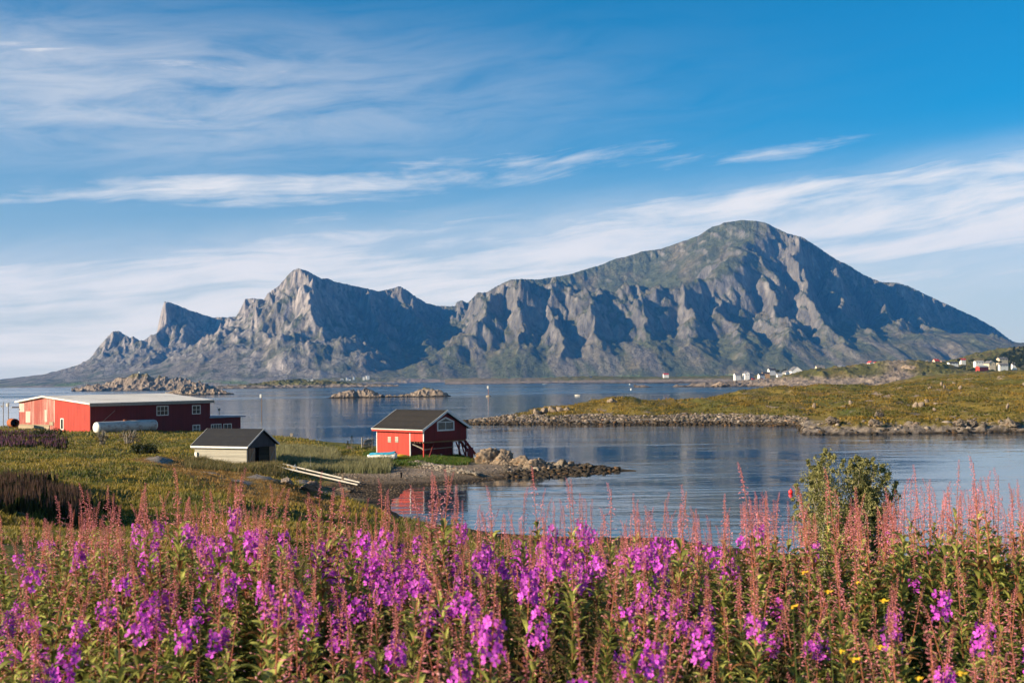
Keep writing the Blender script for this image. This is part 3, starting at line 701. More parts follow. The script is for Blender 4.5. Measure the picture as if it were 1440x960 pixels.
land_patch('islet', [([(548, 555, 730), (556, 556.5, 730), (575, 554, 732), (588, 550, 733), (597, 545.5, 735), (606, 545.5, 735), (617, 549, 733), (626, 558, 731)], 8, 1.8)],
           540, 636, 0.3, 712, 756, 0.45, 1.5, 5, lambda U, Y, Z, n: sstep(Z + 1.2 * n, 4.6, 5.8), 'small islet of rock with a cap of green grass')
land_patch('far_shore', [([(300, 543.5, 2100), (330, 542, 2110), (370, 539, 2120), (395, 535, 2150), (414, 533.5, 2160), (430, 536, 2160), (450, 535, 2160), (470, 536.5, 2160), (500, 540.5, 2140), (530, 540.5, 2140), (541, 543, 2130)], 62, 2.0)],
           285, 560, 0.6, 2030, 2290, 2.2, 4, 22, lambda U, Y, Z, n: sstep(Z + 3 * n, 4, 7), 'low grassy skerry reaching out from the left')
SH, SHD = land_patch('far_shore', [
    ([(640, 537.2, 2900), (655, 534, 2900), (665, 532, 2900), (700, 532, 2920), (760, 531.5, 2950), (830, 529, 2950), (900, 530, 2950), (960, 529.5, 2900), (1020, 529, 2700), (1100, 526, 2500), (1200, 517, 2400), (1300, 515, 2400), (1450, 506, 2400), (1600, 500, 2400)], 190, 2.4),
    ([(900, 538, 2250), (960, 539, 2100), (1030, 537, 2050), (1100, 535.5, 1950), (1200, 530, 1900), (1320, 522, 1900), (1500, 508, 1900)], 240, 2.6)],
           625, 1700, 1.3, 1500, 3300, 7.0, 3, 40, lambda U, Y, Z, n: sstep(Z + 3 * n, 5, 8) * (0.35 + 0.65 * sstep(U, 740, 800)), 'flat shore with scattered houses under the mountains')
VH, VHD = land_patch('headland', [
    ([(898, 542.4, 1235), (915, 541.5, 1235)], 9, 2), ([(946, 542, 1230), (965, 541.5, 1230)], 8, 2),
    ([(985, 542, 1220), (1000, 539, 1220), (1012, 538, 1220), (1030, 540, 1210), (1050, 540, 1200), (1080, 538, 1180), (1105, 536.5, 1160), (1130, 533, 1160), (1155, 529, 1170), (1185, 521, 1190)], 34, 2.2),
    ([(1185, 516, 1190), (1210, 514, 1200), (1240, 510.5, 1200), (1262, 507.5, 1200), (1285, 509, 1200), (1296, 516, 1190)], 75, 2.4),
    ([(1290, 522, 1150), (1330, 523, 1150), (1370, 523, 1150), (1440, 523, 1150), (1600, 518, 1150)], 120, 2.2), ([(1290, 518, 1400), (1330, 516.5, 1400), (1370, 516, 1400), (1440, 515, 1400), (1600, 508, 1400)], 200, 2.2),
    ([(1370, 512, 1500), (1400, 499, 1620), (1440, 488, 1700), (1520, 478, 1800), (1650, 476, 1800)], 150, 2.0)],
           890, 1700, 0.9, 940, 1900, 3.4, 4.2, 26, lambda U, Y, Z, n: np.maximum(sstep(Z + 3.5 * n - 5 * np.exp(-((U - 1262) / 22) ** 2), 7, 11), sstep(U, 1290, 1310) * 0.9) * (1 - 0.9 * np.exp(-((U - 1262) / 20) ** 2) * sstep(1225 - Y, 0, 25)), 'rocky headland below the village')
def grid_z(D, u, y):
    us, ys, Z = D
    i = min(max(int((u - us[0]) / (us[1] - us[0])), 0), len(us) - 1); j = min(max(int((y - ys[0]) / (ys[1] - ys[0])), 0), len(ys) - 1)
    return float(Z[j, i])
# ------------------------------------------------------------------ finding places on the land
def gpt(px, py, f=near_z, y0=3.0, y1=320.0, n=2400):
    v = ray(px, py); Y = np.exp(np.linspace(math.log(y0), math.log(y1), n))
    z = H_EYE + v.z * Y; g = np.maximum(f(v.x * Y, Y), 0.0); k = np.argmax(z <= g)
    if z[k] > g[k]: k = n - 1
    return Vector((v.x * Y[k], Y[k], g[k]))
def gz(x, y, f=near_z): return float(f(np.array([x]), np.array([y]))[0])
def pxd(px): return (px - 720) / FPX
def along(N, d, px):
    """distance along the horizontal direction d from N at which the picture column px is reached"""
    s = pxd(px); return (s * N.y - N.x) / (d[0] - s * d[1])

# ------------------------------------------------------------------ paints and timbers
M_REDSHADE = worn('shaded_red_boards', (0.135, 0.014, 0.013), (0.085, 0.011, 0.011), 1.2, (1, 1, 0.25), 0.6, 0.75, 0.16, 0.012)  # red paint with the shade of the unlit walls put into its colour
M_REDLIT = worn('sunlit_red_boards', (0.42, 0.045, 0.030), (0.29, 0.032, 0.024), 1.0, (1, 1, 0.3), 0.8, 0.7, 0.14, 0.010)  # lit copy of the red paint, for walls in the sun
M_REDDIM = worn('boathouse_shade_boards', (0.17, 0.016, 0.015), (0.11, 0.012, 0.012), 1.2, (1, 1, 0.3), 0.6, 0.75, 0.14, 0.010)  # same red painted darker for the boathouse's sides in shade
M_FADED = worn('faded_boards', (0.34, 0.085, 0.07), (0.44, 0.28, 0.24), 0.9, (1.0, 1.0, 0.12), 1.0, 0.85, 0.16, 0.012)
M_PALE = worn('bare_primer', (0.52, 0.40, 0.35), (0.42, 0.2, 0.17), 1.5, (1, 1, 0.2), 0.6, 0.85)
M_BLOCK = worn('concrete_block', (0.34, 0.27, 0.19), (0.24, 0.19, 0.14), 2.0, (1, 1, 1), 0.8, 0.95, -0.2, 0.01)
M_WHITE = worn('white_paint', (0.74, 0.72, 0.68), (0.55, 0.50, 0.44), 2.0, (1, 1, 1), 0.5, 0.6)
M_TRIM = worn('grey_white_trim', (0.62, 0.62, 0.62), (0.45, 0.44, 0.42), 2.0, (1, 1, 1), 0.5, 0.6)
M_TIN = worn('pale_sheet_roof', (0.86, 0.78, 0.68), (0.60, 0.52, 0.43), 0.25, (0.4, 1, 1), 0.8, 0.55, 0.5, 0.01)
M_SLATE = worn('dark_felt_roof', (0.019, 0.016, 0.014), (0.032, 0.026, 0.022), 1.5, (1, 1, 1), 0.7, 0.85, -0.3, 0.008)
M_FELT = worn('black_felt_roof', (0.016, 0.016, 0.019), (0.028, 0.027, 0.028), 1.5, (1, 1, 1), 0.7, 0.8, -0.3, 0.008)
M_BLUEROOF = worn('blue_grey_roof', (0.20, 0.23, 0.29), (0.13, 0.15, 0.19), 1.5, (1, 1, 1), 0.6, 0.6)
M_CREAM = worn('cream_siding', (0.34, 0.32, 0.275), (0.28, 0.26, 0.22), 1.5, (0.4, 0.4, 1), 0.5, 0.75, -0.16, 0.014)
M_CHAR = worn('charcoal_boards', (0.045, 0.05, 0.06), (0.07, 0.07, 0.075), 2.0, (1, 1, 0.3), 0.5, 0.8, 0.14, 0.01)
M_WOOD = worn('bare_wood', (0.26, 0.17, 0.10), (0.17, 0.11, 0.07), 3.0, (1, 1, 0.2), 0.8, 0.85, 0.12, 0.01)
M_OLDWOOD = worn('grey_old_wood', (0.30, 0.26, 0.22), (0.17, 0.14, 0.12), 4.0, (1, 1, 1), 0.8, 0.9)
M_DRIFT = worn('whitewashed_timber', (0.46, 0.43, 0.39), (0.28, 0.25, 0.21), 3.0, (1, 1, 1), 0.7, 0.85)
M_YTIM = worn('yellow_timber', (0.58, 0.38, 0.16), (0.42, 0.27, 0.12), 3.0, (1, 1, 1), 0.6, 0.8)
M_DARK = pmat('dark_inside', (0.012, 0.010, 0.010), 0.95, 0.05)  # near-black: interior shade as colour; also plain black for engine and stake
M_GLASS = pmat('window_glass', (0.015, 0.02, 0.025), 0.08, 0.6)
M_RUST = worn('rusty_steel', (0.34, 0.10, 0.035), (0.14, 0.05, 0.03), 3.0, (1, 1, 1), 0.9, 0.85)
M_TANK = worn('rust_streaked_tank', (0.48, 0.45, 0.43), (0.20, 0.10, 0.07), 1.6, (0.5, 1, 1), 0.85, 0.6)
M_TARP = worn('blue_tarp', (0.03, 0.26, 0.42), (0.10, 0.40, 0.52), 2.5, (1, 1, 1), 0.9, 0.5)
M_YEL = pmat('yellow_plastic', (0.80, 0.48, 0.03), 0.4, 0.4)
M_BUOY = pmat('red_plastic', (0.85, 0.03, 0.03), 0.3, 0.5)
M_FOAM = pmat('foam_white', (0.75, 0.78, 0.80), 0.9, 0.1)
M_GREY = worn('grey_paint', (0.25, 0.25, 0.25), (0.16, 0.16, 0.16), 3.0)
M_VW = worn('house_white', (0.84, 0.81, 0.76), (0.74, 0.70, 0.64), 1.0, (1, 1, 1), 0.4, 0.6)
M_VC = worn('house_cream', (0.66, 0.55, 0.40), (0.55, 0.45, 0.32), 1.0, (1, 1, 1), 0.4, 0.6)
M_VO = worn('house_ochre', (0.62, 0.36, 0.15), (0.5, 0.28, 0.12), 1.0, (1, 1, 1), 0.4, 0.6)
M_VR = worn('house_red', (0.45, 0.05, 0.035), (0.3, 0.035, 0.03), 1.0, (1, 1, 1), 0.4, 0.7)
M_VB = worn('house_brown', (0.42, 0.24, 0.16), (0.3, 0.17, 0.12), 1.0, (1, 1, 1), 0.4, 0.7)
M_VBL = worn('house_blue', (0.04, 0.13, 0.34), (0.03, 0.09, 0.25), 1.0, (1, 1, 1), 0.4, 0.7)
M_RG = worn('roof_grey', (0.17, 0.16, 0.16), (0.11, 0.1, 0.1), 1.0, (1, 1, 1), 0.5, 0.8)
M_RD = worn('roof_dark', (0.045, 0.045, 0.05), (0.07, 0.065, 0.065), 1.0, (1, 1, 1), 0.5, 0.8)
M_RL = worn('roof_light', (0.42, 0.40, 0.38), (0.32, 0.3, 0.28), 1.0, (1, 1, 1), 0.5, 0.6)
M_RR = worn('roof_red', (0.50, 0.055, 0.045), (0.36, 0.05, 0.04), 1.0, (1, 1, 1), 0.5, 0.7)

def gwin(o, x0, x1, z0, z1, face, fm, nx=2, nz=1, name='window', fw=0.09, y=0.0):
    """window in the wall plane y=const of the local frame, looking towards -y (face 'y') or in the plane x=const towards -x (face 'x')"""
    f = MB(); g = MB()
    def bx(mb, a0, a1, b0, b1, d0, d1):
        if face == 'y': mb.box(a0, a1, y + d0, y + d1, b0, b1)
        else: mb.box(y + d0, y + d1, a0, a1, b0, b1)
    bx(f, x0, x1, z0, z0 + fw, -0.05, 0.02); bx(f, x0, x1, z1 - fw, z1, -0.05, 0.02)
    bx(f, x0, x0 + fw, z0 + fw, z1 - fw, -0.05, 0.02); bx(f, x1 - fw, x1, z0 + fw, z1 - fw, -0.05, 0.02)
    for i in range(1, nx):
        c = x0 + (x1 - x0) * i / nx; bx(f, c - 0.035, c + 0.035, z0 + fw, z1 - fw, -0.04, 0.018)
    for i in range(1, nz):
        c = z0 + (z1 - z0) * i / nz; bx(f, x0 + fw, x1 - fw, c - 0.03, c + 0.03, -0.035, 0.016)
    bx(g, x0 + fw, x1 - fw, z0 + fw, z1 - fw, -0.012, 0.012)
    wf = f.build(name, fm, o); g.build('pane', M_GLASS, wf)
    return wf

# ------------------------------------------------------------------ the red boathouse
def boathouse():
    th = R(45); g = (math.cos(th), math.sin(th)); l = (-math.sin(th), math.cos(th))
    N = at(596, 646, 134); W = along(N, g, 655); L = along(N, l, 528.5)
    o = empty('boathouse', N, th)
    tag(o, 'bright red boathouse on posts with black roof and white trimmed gable above the beach', 'boathouse')
    # local x = gable direction, local y = along the long wall; near corner at the origin
    E = at(596, 604, 134).z - N.z; Rr = at(626.5, 579.5, N.y + g[1] * W / 2).z - N.z
    fl = E - 1.42; inner = along(N, l, 575)
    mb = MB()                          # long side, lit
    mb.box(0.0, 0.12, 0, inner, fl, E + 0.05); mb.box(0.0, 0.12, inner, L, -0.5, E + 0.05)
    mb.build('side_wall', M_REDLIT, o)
    mb = MB(); mb.box(W - 0.12, W, 0, L, fl, E + 0.05); mb.box(W - 0.12, W, inner, L, -0.5, fl); mb.build('side_wall', M_REDDIM, o)
    mb = MB(); mb.prism([(0.12, fl), (W - 0.12, fl), (W - 0.12, E), (W / 2, Rr - 0.08), (0.12, E)], 0.0, 0.12); mb.build('gable_wall', M_REDDIM, o)
    mb = MB(); mb.prism([(0.12, -0.5), (W - 0.12, -0.5), (W - 0.12, E), (W / 2, Rr - 0.08), (0.12, E)], L - 0.12, L); mb.build('gable_wall', M_REDSHADE, o)
    mb = MB(); mb.box(0.12, W - 0.12, inner, inner + 0.12, -0.5, fl - 0.002); mb.build('recessed_wall', M_REDDIM, o)
    mb = MB(); mb.box(0.12, W - 0.12, 0.12, inner + 2, fl - 0.02, fl + 0.1)
    for k in range(5): mb.box(0.15, W - 0.15, 0.3 + k * inner / 5, 0.42 + k * inner / 5, fl - 0.2, fl - 0.021)
    mb.build('floor', M_WOOD, o)
    ov = 0.42; sl = (Rr - E) / (W / 2); t = 0.13
    for s in (0, 1):
        x_e = -ov if s == 0 else W + ov; z_e = E - ov * sl + 0.12
        poly = [(x_e, z_e), (W / 2, Rr + 0.12), (W / 2, Rr + 0.12 + t), (x_e, z_e + t)]
        mb = MB(); mb.prism(poly, -ov + 0.04, L + ov - 0.04); mb.build('roof', M_SLATE, o)
    for yy in (-ov, L + ov - 0.04):
        mb = MB()
        for s in (0, 1):
            x_e = -ov - 0.03 if s == 0 else W + ov + 0.03; z_e = E - (ov + 0.03) * sl + 0.12
            mb.prism([(x_e, z_e - 0.12), (W / 2, Rr), (W / 2, Rr + 0.30), (x_e, z_e + 0.18)], yy, yy + 0.038)
        mb.build('bargeboard', M_TRIM, o)
    mb = MB(); mb.box(-ov - 0.05, -ov - 0.005, -ov + 0.05, L + ov - 0.05, E - ov * sl - 0.09, E - ov * sl + 0.16); mb.build('fascia', M_REDLIT, o)
    mb = MB(); mb.tube([(-ov - 0.09, -ov, E - ov * sl + 0.19), (-ov - 0.09, L + ov, E - ov * sl + 0.19)], 0.05, 8); mb.build('gutter', M_WHITE, o)
    for (x, y, z0, z1) in ((-0.03, -0.03, fl, E - 0.05), (-0.03, inner - 0.1, -0.3, E - 0.05), (-0.03, L - 0.09, -0.3, E - 0.05), (W - 0.09, -0.03, fl, E - 0.05), (W - 0.09, inner - 0.02, -0.3, fl)):
        mb = MB(); mb.box(x, x + 0.12, y, y + 0.12, z0, z1); mb.build('corner_board', M_TRIM, o)
    posts = [(0.05, 0.05), (W - 0.15, 0.05), (W * 0.5, 0.3), (W - 0.15, inner * 0.5)]
    for i, (x, y) in enumerate(posts):
        if i == 2: continue
        mb = MB(); mb.box(x - 0.05, x + 0.1, y - 0.05, y + 0.1, -0.4, fl - 0.2); mb.build('post', M_REDLIT if i == 0 else M_REDDIM, o)
    for a, b in (((1.0, 0.3, 0.0), (1.9, 0.3, fl - 0.2)), ((W - 0.9, 0.1, fl - 0.25), (W - 0.2, 0.1, 0.0)), ((W - 1.7, 0.1, fl - 0.25), (W - 0.9, 0.1, 0.2))):
        mb = MB(); mb.bar(a, b, 0.12); mb.build('brace', M_REDDIM, o)
    mb = MB(); mb.tube([(0.4, 0.7, 1.1), (W - 1.6, 0.7, 1.2)], 0.05, 8); mb.build('rail', M_OLDWOOD, o)
    mb = MB(); mb.bar((0.15, 2.6, fl - 0.25), (0.9, 0.8, 1.05), 0.1); mb.bar((0.35, 2.6, fl - 0.25), (1.1, 0.8, 1.05), 0.06)
    for k in range(5): mb.bar((0.15 + k * 0.16, 2.4 - k * 0.38, fl - 0.3 - k * 0.2), (0.4 + k * 0.16, 2.4 - k * 0.38, fl - 0.3 - k * 0.2), 0.04)
    mb.build('ladder', M_OLDWOOD, o)
    mb = MB()                          # stair on the seaward side
    mb.bar((W + 0.1, 0.6, fl - 0.1), (W + 1.7, 0.3, 0.1), 0.1, 0.3); mb.bar((W + 0.1, 1.5, fl - 0.1), (W + 1.7, 1.2, 0.1), 0.1, 0.3)
    for k in range(7):
        q = (k + 0.5) / 7; mb.box(W + 0.1 + q * 1.6, W + 0.36 + q * 1.6, 0.4, 1.5, fl - 0.15 - q * (fl - 0.2), fl - 0.11 - q * (fl - 0.2))
    mb.box(W + 0.3, W + 1.3, 0.25, 0.3, -0.3, 1.0)
    mb.build('stair', M_REDDIM, o)
    for px in (546.5, 556.7):
        c = along(N, l, px); z = at(px, 617.8, N.y + l[1] * c).z - N.z
        mb = MB(); mb.box(-0.035, 0.0, c - 0.30, c + 0.30, z - 0.34, z + 0.34); mb.build('hatch', M_CREAM, o)
    # five-sided gable window
    x0, x1 = W * 0.305, W * 0.70; xm = W / 2; z0 = fl + 1.28; z1 = z0 + 1.0; z2 = z0 + 1.55
    z0 -= 0.12
    def ring(e, ya, yb):
        out = [(x0, z0), (x1, z0), (x1, z1), (xm, z2), (x0, z1)]; inn = [(x0 + e, z0 + e), (x1 - e, z0 + e), (x1 - e, z1 - e * 0.5), (xm, z2 - e * 1.2), (x0 + e, z1 - e * 0.5)]
        vs = [(x, y, z) for y in (ya, yb) for (x, z) in out + inn]; fs = []
        for i in range(5):
            j = (i + 1) % 5
            fs += [(i, j, j + 5, i + 5), (i + 10, i + 15, j + 15, j + 10), (i, i + 10, j + 10, j), (i + 5, j + 5, j + 15, i + 15)]
        return vs, fs, inn
    vs, fs, inn = ring(0.17, -0.06, 0.01)
    mb = MB(); mb.add(vs, fs); mb.box(xm - 0.035, xm + 0.035, -0.05, 0.0, z0 + 0.17, z1); mb.box(x0 + 0.17, x1 - 0.17, -0.048, -0.002, z1 - 0.12, z1 - 0.03)
    wf = mb.build('window', M_TRIM, o)
    mb = MB(); mb.prism(inn, -0.02, -0.006); mb.build('pane', M_GLASS, wf)
    for (x, y, s, z) in ((0.2, 1.0, 0.25, 0.28), (W * 0.45, 1.6, 0.14, 0.4), (W * 0.6, 1.6, 0.14, 0.4)):
        mb = MB(); mb.box(x, x + s, y, y + s, -0.4, z); mb.build('footing', M_OLDWOOD, o)
    return o, N, g, l, W, L
BH = boathouse()

# ------------------------------------------------------------------ the grey shed
def shed():
    th = R(65); g = (math.cos(th), math.sin(th)); l = (-math.sin(th), math.cos(th))
    N = at(348, 652, 123); W = along(N, g, 386.5); L = along(N, l, 273)
    E = at(348, 627, 123).z - N.z; Rr = at(367, 603.5, N.y + g[1] * W / 2).z - N.z - 0.1
    o = empty('shed', N, th); tag(o, 'small beige shed with black roof and open plank doors above the slipway', 'shed')
    mb = MB(); mb.box(0, 0.1, 0.0, L, -0.8, E); mb.build('side_wall', M_CREAM, o)
    mb = MB(); mb.box(W - 0.1, W, 0.0, L, -0.8, E); mb.build('side_wall', M_CREAM, o)
    d0, d1, dh = W * 0.20, W * 0.78, E - 0.22
    mb = MB(); mb.prism([(0.1, dh), (W - 0.1, dh), (W - 0.1, E), (W / 2, Rr), (0.1, E)], 0.02, 0.12); mb.box(0.1, d0, 0.02, 0.12, -0.6, dh); mb.box(d1, W - 0.1, 0.02, 0.12, -0.6, dh)
    mb.build('gable_wall', M_CHAR, o)
    mb = MB(); mb.prism([(0.1, -0.8), (W - 0.1, -0.8), (W - 0.1, E), (W / 2, Rr), (0.1, E)], L - 0.1, L); mb.build('gable_wall', M_CREAM, o)
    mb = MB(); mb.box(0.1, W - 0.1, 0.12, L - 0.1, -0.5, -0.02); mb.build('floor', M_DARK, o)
    mb = MB(); mb.box(0.12, W - 0.12, 2.2, 2.3, -0.02, E - 0.05); mb.box(0.8, 1.5, 1.0, 1.8, -0.02, 0.7); mb.build('dark_backing', M_DARK, o)  # near-black sheet and block, painted shade behind the open doors
    ov = 0.32; sl = (Rr - E) / (W / 2); t = 0.10
    for s in (0, 1):
        x_e = -ov if s == 0 else W + ov; z_e = E - ov * sl + 0.08
        mb = MB(); mb.prism([(x_e, z_e), (W / 2, Rr + 0.08), (W / 2, Rr + 0.08 + t), (x_e, z_e + t)], -ov + 0.03, L + ov - 0.03); mb.build('roof', M_FELT, o)
    for yy in (-ov, L + ov - 0.03):
        mb = MB()
        for s in (0, 1):
            x_e = -ov - 0.02 if s == 0 else W + ov + 0.02; z_e = E - ov * sl + 0.08
            mb.prism([(x_e, z_e - 0.03), (W / 2, Rr + 0.04), (W / 2, Rr + 0.2), (x_e, z_e + 0.13)], yy, yy + 0.028)
        mb.build('bargeboard', M_TRIM, o)
    mb = MB(); mb.box(-ov - 0.05, -ov - 0.004, -ov + 0.04, L + ov - 0.04, E - ov * sl - 0.04, E - ov * sl + 0.15); mb.build('gutter', M_WHITE, o)
    for (x, y) in ((-0.03, -0.03), (W - 0.09, -0.03)):
        mb = MB(); mb.box(x, x + 0.12, y, y + 0.12, -0.5, E - 0.04); mb.build('corner_board', M_TRIM if x > 1 else M_CHAR, o)
    for (x0, x1) in ((0.12, d0 + 0.25), (d1 - 0.1, W - 0.08)):
        mb = MB(); mb.box(x0, x1, -0.06, 0.0, -0.05, dh - 0.05); dr = mb.build('door', M_WOOD, o)
        mb = MB(); mb.bar((x0 + 0.08, -0.08, 0.1), (x1 - 0.08, -0.08, dh - 0.2), 0.03, 0.1); mb.build('door_brace', M_OLDWOOD, dr)
    c = L - 0.25; mb = MB(); mb.box(-0.2, -0.02, c - 0.18, c + 0.12, 0.55, 1.15); mb.box(-0.06, -0.02, c - 0.1, c, -0.3, 0.55); mb.build('meter_box', M_WHITE, o)
    return N, g, l, W, L
SHN, SHG, SHL, SHW, SHLn = shed()

# ------------------------------------------------------------------ the long red warehouse
def warehouse():
    b = R(55); ld = (math.cos(b), math.sin(b)); ed = (-math.sin(b), math.cos(b))
    N = at(127, 607, 200); L = along(N, ld, 295); W = along(N, ed, 26.5)
    o = empty('warehouse', N, b); tag(o, 'long red warehouse with flat pale roof and a faded peeling end wall', 'warehouse')
    # local x = along the shaded long wall, local y = along the lit end wall
    E = at(127, 568.5, 200).z - N.z; tr = along(N, ed, 62); Rr = at(62, 558.5, N.y + ed[1] * tr).z - N.z; El = at(26.5, 565.5, N.y + ed[1] * W).z - N.z
    tf = along(N, ed, 76.5)
    mb = MB(); mb.box(0.0, L, 0.0, 0.15, -2.5, E); mb.build('side_wall', M_REDSHADE, o)
    mb = MB(); mb.box(0.0, L, W - 0.15, W, -2.5, El); mb.build('side_wall', M_REDSHADE, o)
    def zt(t): return E + (Rr - E) * t / tr if t < tr else Rr + (El - Rr) * (t - tr) / (W - tr)
    def endw(x0, x1, t0, t1, z0, name, mt, par=None):
        ts = [t0] + [t for t in (tr,) if t0 < t < t1] + [t1]
        poly = [(t0, z0), (t1, z0)] + [(t, zt(t) - 0.02) for t in reversed(ts)]
        n = len(poly); vs = [(x0, t, z) for t, z in poly] + [(x1, t, z) for t, z in poly]
        fs = [tuple(range(n)), tuple(reversed(range(n, 2 * n)))] + [(i, i + n, (i + 1) % n + n, (i + 1) % n) for i in range(n)]
        return MB().add(vs, fs).build(name, mt, par or o)
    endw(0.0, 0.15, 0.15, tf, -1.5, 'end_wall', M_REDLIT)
    fd = endw(0.003, 0.15, tf + 0.001, W - 0.15, -1.5, 'end_wall', M_FADED)
    fd['label'] = 'faded peeling part of the red end wall'
    endw(L - 0.15, L, 0.15, W - 0.15, -2.0, 'end_wall', M_REDSHADE)
    for (px0, px1, y0, y1) in ((36, 42.5, 578, 594), (62.5, 66, 576, 593), (26.8, 34, 567, 579)):
        t0, t1 = along(N, ed, px1), along(N, ed, px0); tm = (t0 + t1) / 2; Ym = N.y + ed[1] * tm
        za = at((px0 + px1) / 2, y1, Ym).z - N.z; zb = at((px0 + px1) / 2, y0, Ym).z - N.z
        mb = MB(); mb.box(-0.02, 0.0, t0, t1, za, min(zb, zt(tm) - 0.3)); mb.build('bare_patch', M_PALE, fd)
    tb = along(N, ed, 69.5); zb = at(50, 596.5, N.y + ed[1] * (tb + W) / 2).z - N.z
    mb = MB(); mb.box(-0.10, -0.022, tb, W + 0.02, -1.8, zb); mb.box(-0.09, -0.023, tf + 0.4, tb, zb - 0.1, zb + 0.55); mb.build('plinth', M_BLOCK, o)
    mb = MB(); mb.box(-0.06, -0.004, tf - 0.1, tf + 0.08, zb + 0.4, zt(tf) - 0.2); mb.build('batten', M_PALE, o)
    t0, t1 = along(N, ed, 89.3), along(N, ed, 84.8); Ym = N.y + ed[1] * (t0 + t1) / 2
    gwin(o, t0, t1, at(87, 604, Ym).z - N.z, at(87, 588, Ym).z - N.z, 'x', M_WHITE, 1, 1, 'door', 0.16, -0.01)
    for (px0, px1, y0, y1, nx) in ((219.5, 236, 570.5, 584, 3), (269.5, 281.2, 569.5, 582, 2), (270, 280.5, 597, 608.5, 2)):
        t0, t1 = along(N, ld, px0), along(N, ld, px1); Ym = N.y + ld[1] * (t0 + t1) / 2; pm = (px0 + px1) / 2
        gwin(o, t0, t1, at(pm, y1, Ym).z - N.z, at(pm, y0, Ym).z - N.z, 'y', M_WHITE, nx, 2, 'window', 0.13, -0.01)
    ov = 0.55; th = 0.28
    zr = lambda t: (E + (Rr - E) * t / tr)
    mb = MB(); p = [(-ov, zr(-ov)), (tr, Rr), (W + ov, El + (El - Rr) / (W - tr) * ov)]
    poly = [(t, z + 0.01) for t, z in p] + [(t, z + th) for t, z in reversed(p)]
    n = len(poly); vs = [(-ov, t, z) for t, z in poly] + [(L + ov, t, z) for t, z in poly]
    mb.add(vs, [(0, 1, 4, 5), (1, 2, 3, 4)] + [tuple(i + 6 for i in reversed(q)) for q in ((0, 1, 4, 5), (1, 2, 3, 4))] + [(i, i + n, (i + 1) % n + n, (i + 1) % n) for i in range(n)])
    rf = mb.build('roof', M_TIN, o)
    mb = MB(); mb.box(-ov + 0.02, L + ov - 0.02, -ov - 0.05, -ov - 0.004, zr(-ov) - 0.32, zr(-ov) + th - 0.04); mb.build('fascia', M_OLDWOOD, rf)
    # lower wing
    t1 = along(N, ld, 339); Ya = N.y + ld[1] * t1; za = at(339, 586, Ya).z - N.z
    mb = MB(); mb.box(L + 0.002, t1, 0.3, 7.0, -2.5, za); wg = mb.build('wing', M_REDSHADE, o)
    mb = MB(); mb.prism([(L - 0.2, za + 0.02), (t1 + 0.8, za + 0.0), (t1 + 0.8, za + 0.22), (L - 0.2, za + 0.35)], -0.3, 7.4); mb.build('wing_roof', M_BLUEROOF, wg)
    for (px0, px1, y0, y1, nx) in ((296.5, 311, 596, 604.5, 4), (314, 325.5, 595.5, 604.5, 2)):
        a0, a1 = along(N, ld, px0), along(N, ld, px1); Ym = N.y + ld[1] * (a0 + a1) / 2; pm = (px0 + px1) / 2
        gwin(wg, a0 + 0.15, a1 + 0.15, at(pm, y1, Ym).z - N.z, at(pm, y0, Ym).z - N.z, 'y', M_WHITE, nx, 1, 'window', 0.12, 0.29)
    xp = along(N, ld, 321); mb = MB(); mb.tube([(xp + 1, 4, za), (xp + 1, 4, za + 1.7)], 0.07, 8); mb.box(xp + 0.75, xp + 1.25, 3.9, 4.1, za + 1.25, za + 1.75); mb.build('mast', M_OLDWOOD, wg)
    mb = MB(); mb.bar((1.5, -0.06, 1.0), (5.0, -0.06, 3.6), 0.05); mb.build('cable', M_OLDWOOD, o)
    mb = MB(); mb.tube([(3.0, W + 0.5, El - 1.0), (-1.2, W + 0.5, El - 0.9)], 0.12, 8); mb.build('pipe', M_GREY, o)
    return N, ld, ed, L, W
WN, WLD, WED, WL, WW = warehouse()

def tank():
    A = at(133, 600, 195.5); A.z = gz(A.x, A.y)
    b = R(55); o = empty('storage_tank', A, b); tag(o, 'rust streaked white cylindrical tank lying against the shaded wall of the warehouse', 'tank')
    Ln = along(A, WLD, 215.5); r = 1.0
    zc = at(170, 599.5, 200).z - A.z
    mb = MB(); mb.tube([(0.5, 0, zc), (Ln, 0, zc)], r, 28, cap=False); mb.build('shell', M_TANK, o, True)
    for s, x0 in ((-1, 0.5), (1, Ln)):
        mb = MB(); mb.tube([(x0, 0, zc), (x0 + s * 0.22, 0, zc), (x0 + s * 0.38, 0, zc), (x0 + s * 0.45, 0, zc)], [r, r * 0.92, r * 0.62, 0.05], 28); mb.build('end_cap', M_WHITE, o, True)
    for x in (1.5, Ln - 1.5):
        mb = MB(); mb.box(x - 0.2, x + 0.2, -0.8, 0.8, -0.8, zc - 0.65); mb.build('saddle', M_BLOCK, o)
    mb = MB(); mb.tube([(Ln * 0.5, 0, zc + r - 0.1), (Ln * 0.5, 0, zc + r + 0.2)], 0.28, 12); mb.build('hatch', M_RUST, o)
tank()
def drum():
    P = at(21, 594.5, 206); o = empty('steel_pipe', P, R(38)); tag(o, 'short wide rusty orange pipe, open end towards us, left of the warehouse', 'pipe')
    r = 0.78; n = 28; vs = []; fs = []
    for (y, rr) in ((0, r), (2.6, r), (2.6, r - 0.1), (0, r - 0.1)):
        vs += [(rr * math.cos(6.28318 * j / n), y, rr * math.sin(6.28318 * j / n)) for j in range(n)]
    for k in range(4):
        for j in range(n): fs.append((k * n + j, k * n + (j + 1) % n, ((k + 1) % 4) * n + (j + 1) % n, ((k + 1) % 4) * n + j))
    MB().add(vs, fs).build('shell', M_RUST, o, False)
    MB().tube([(0, 2.3, 0), (0, 2.35, 0)], r - 0.1, n).build('dark_disc', M_DARK, o)  # near-black disc closing the bore, darkness of the inside painted on
drum()
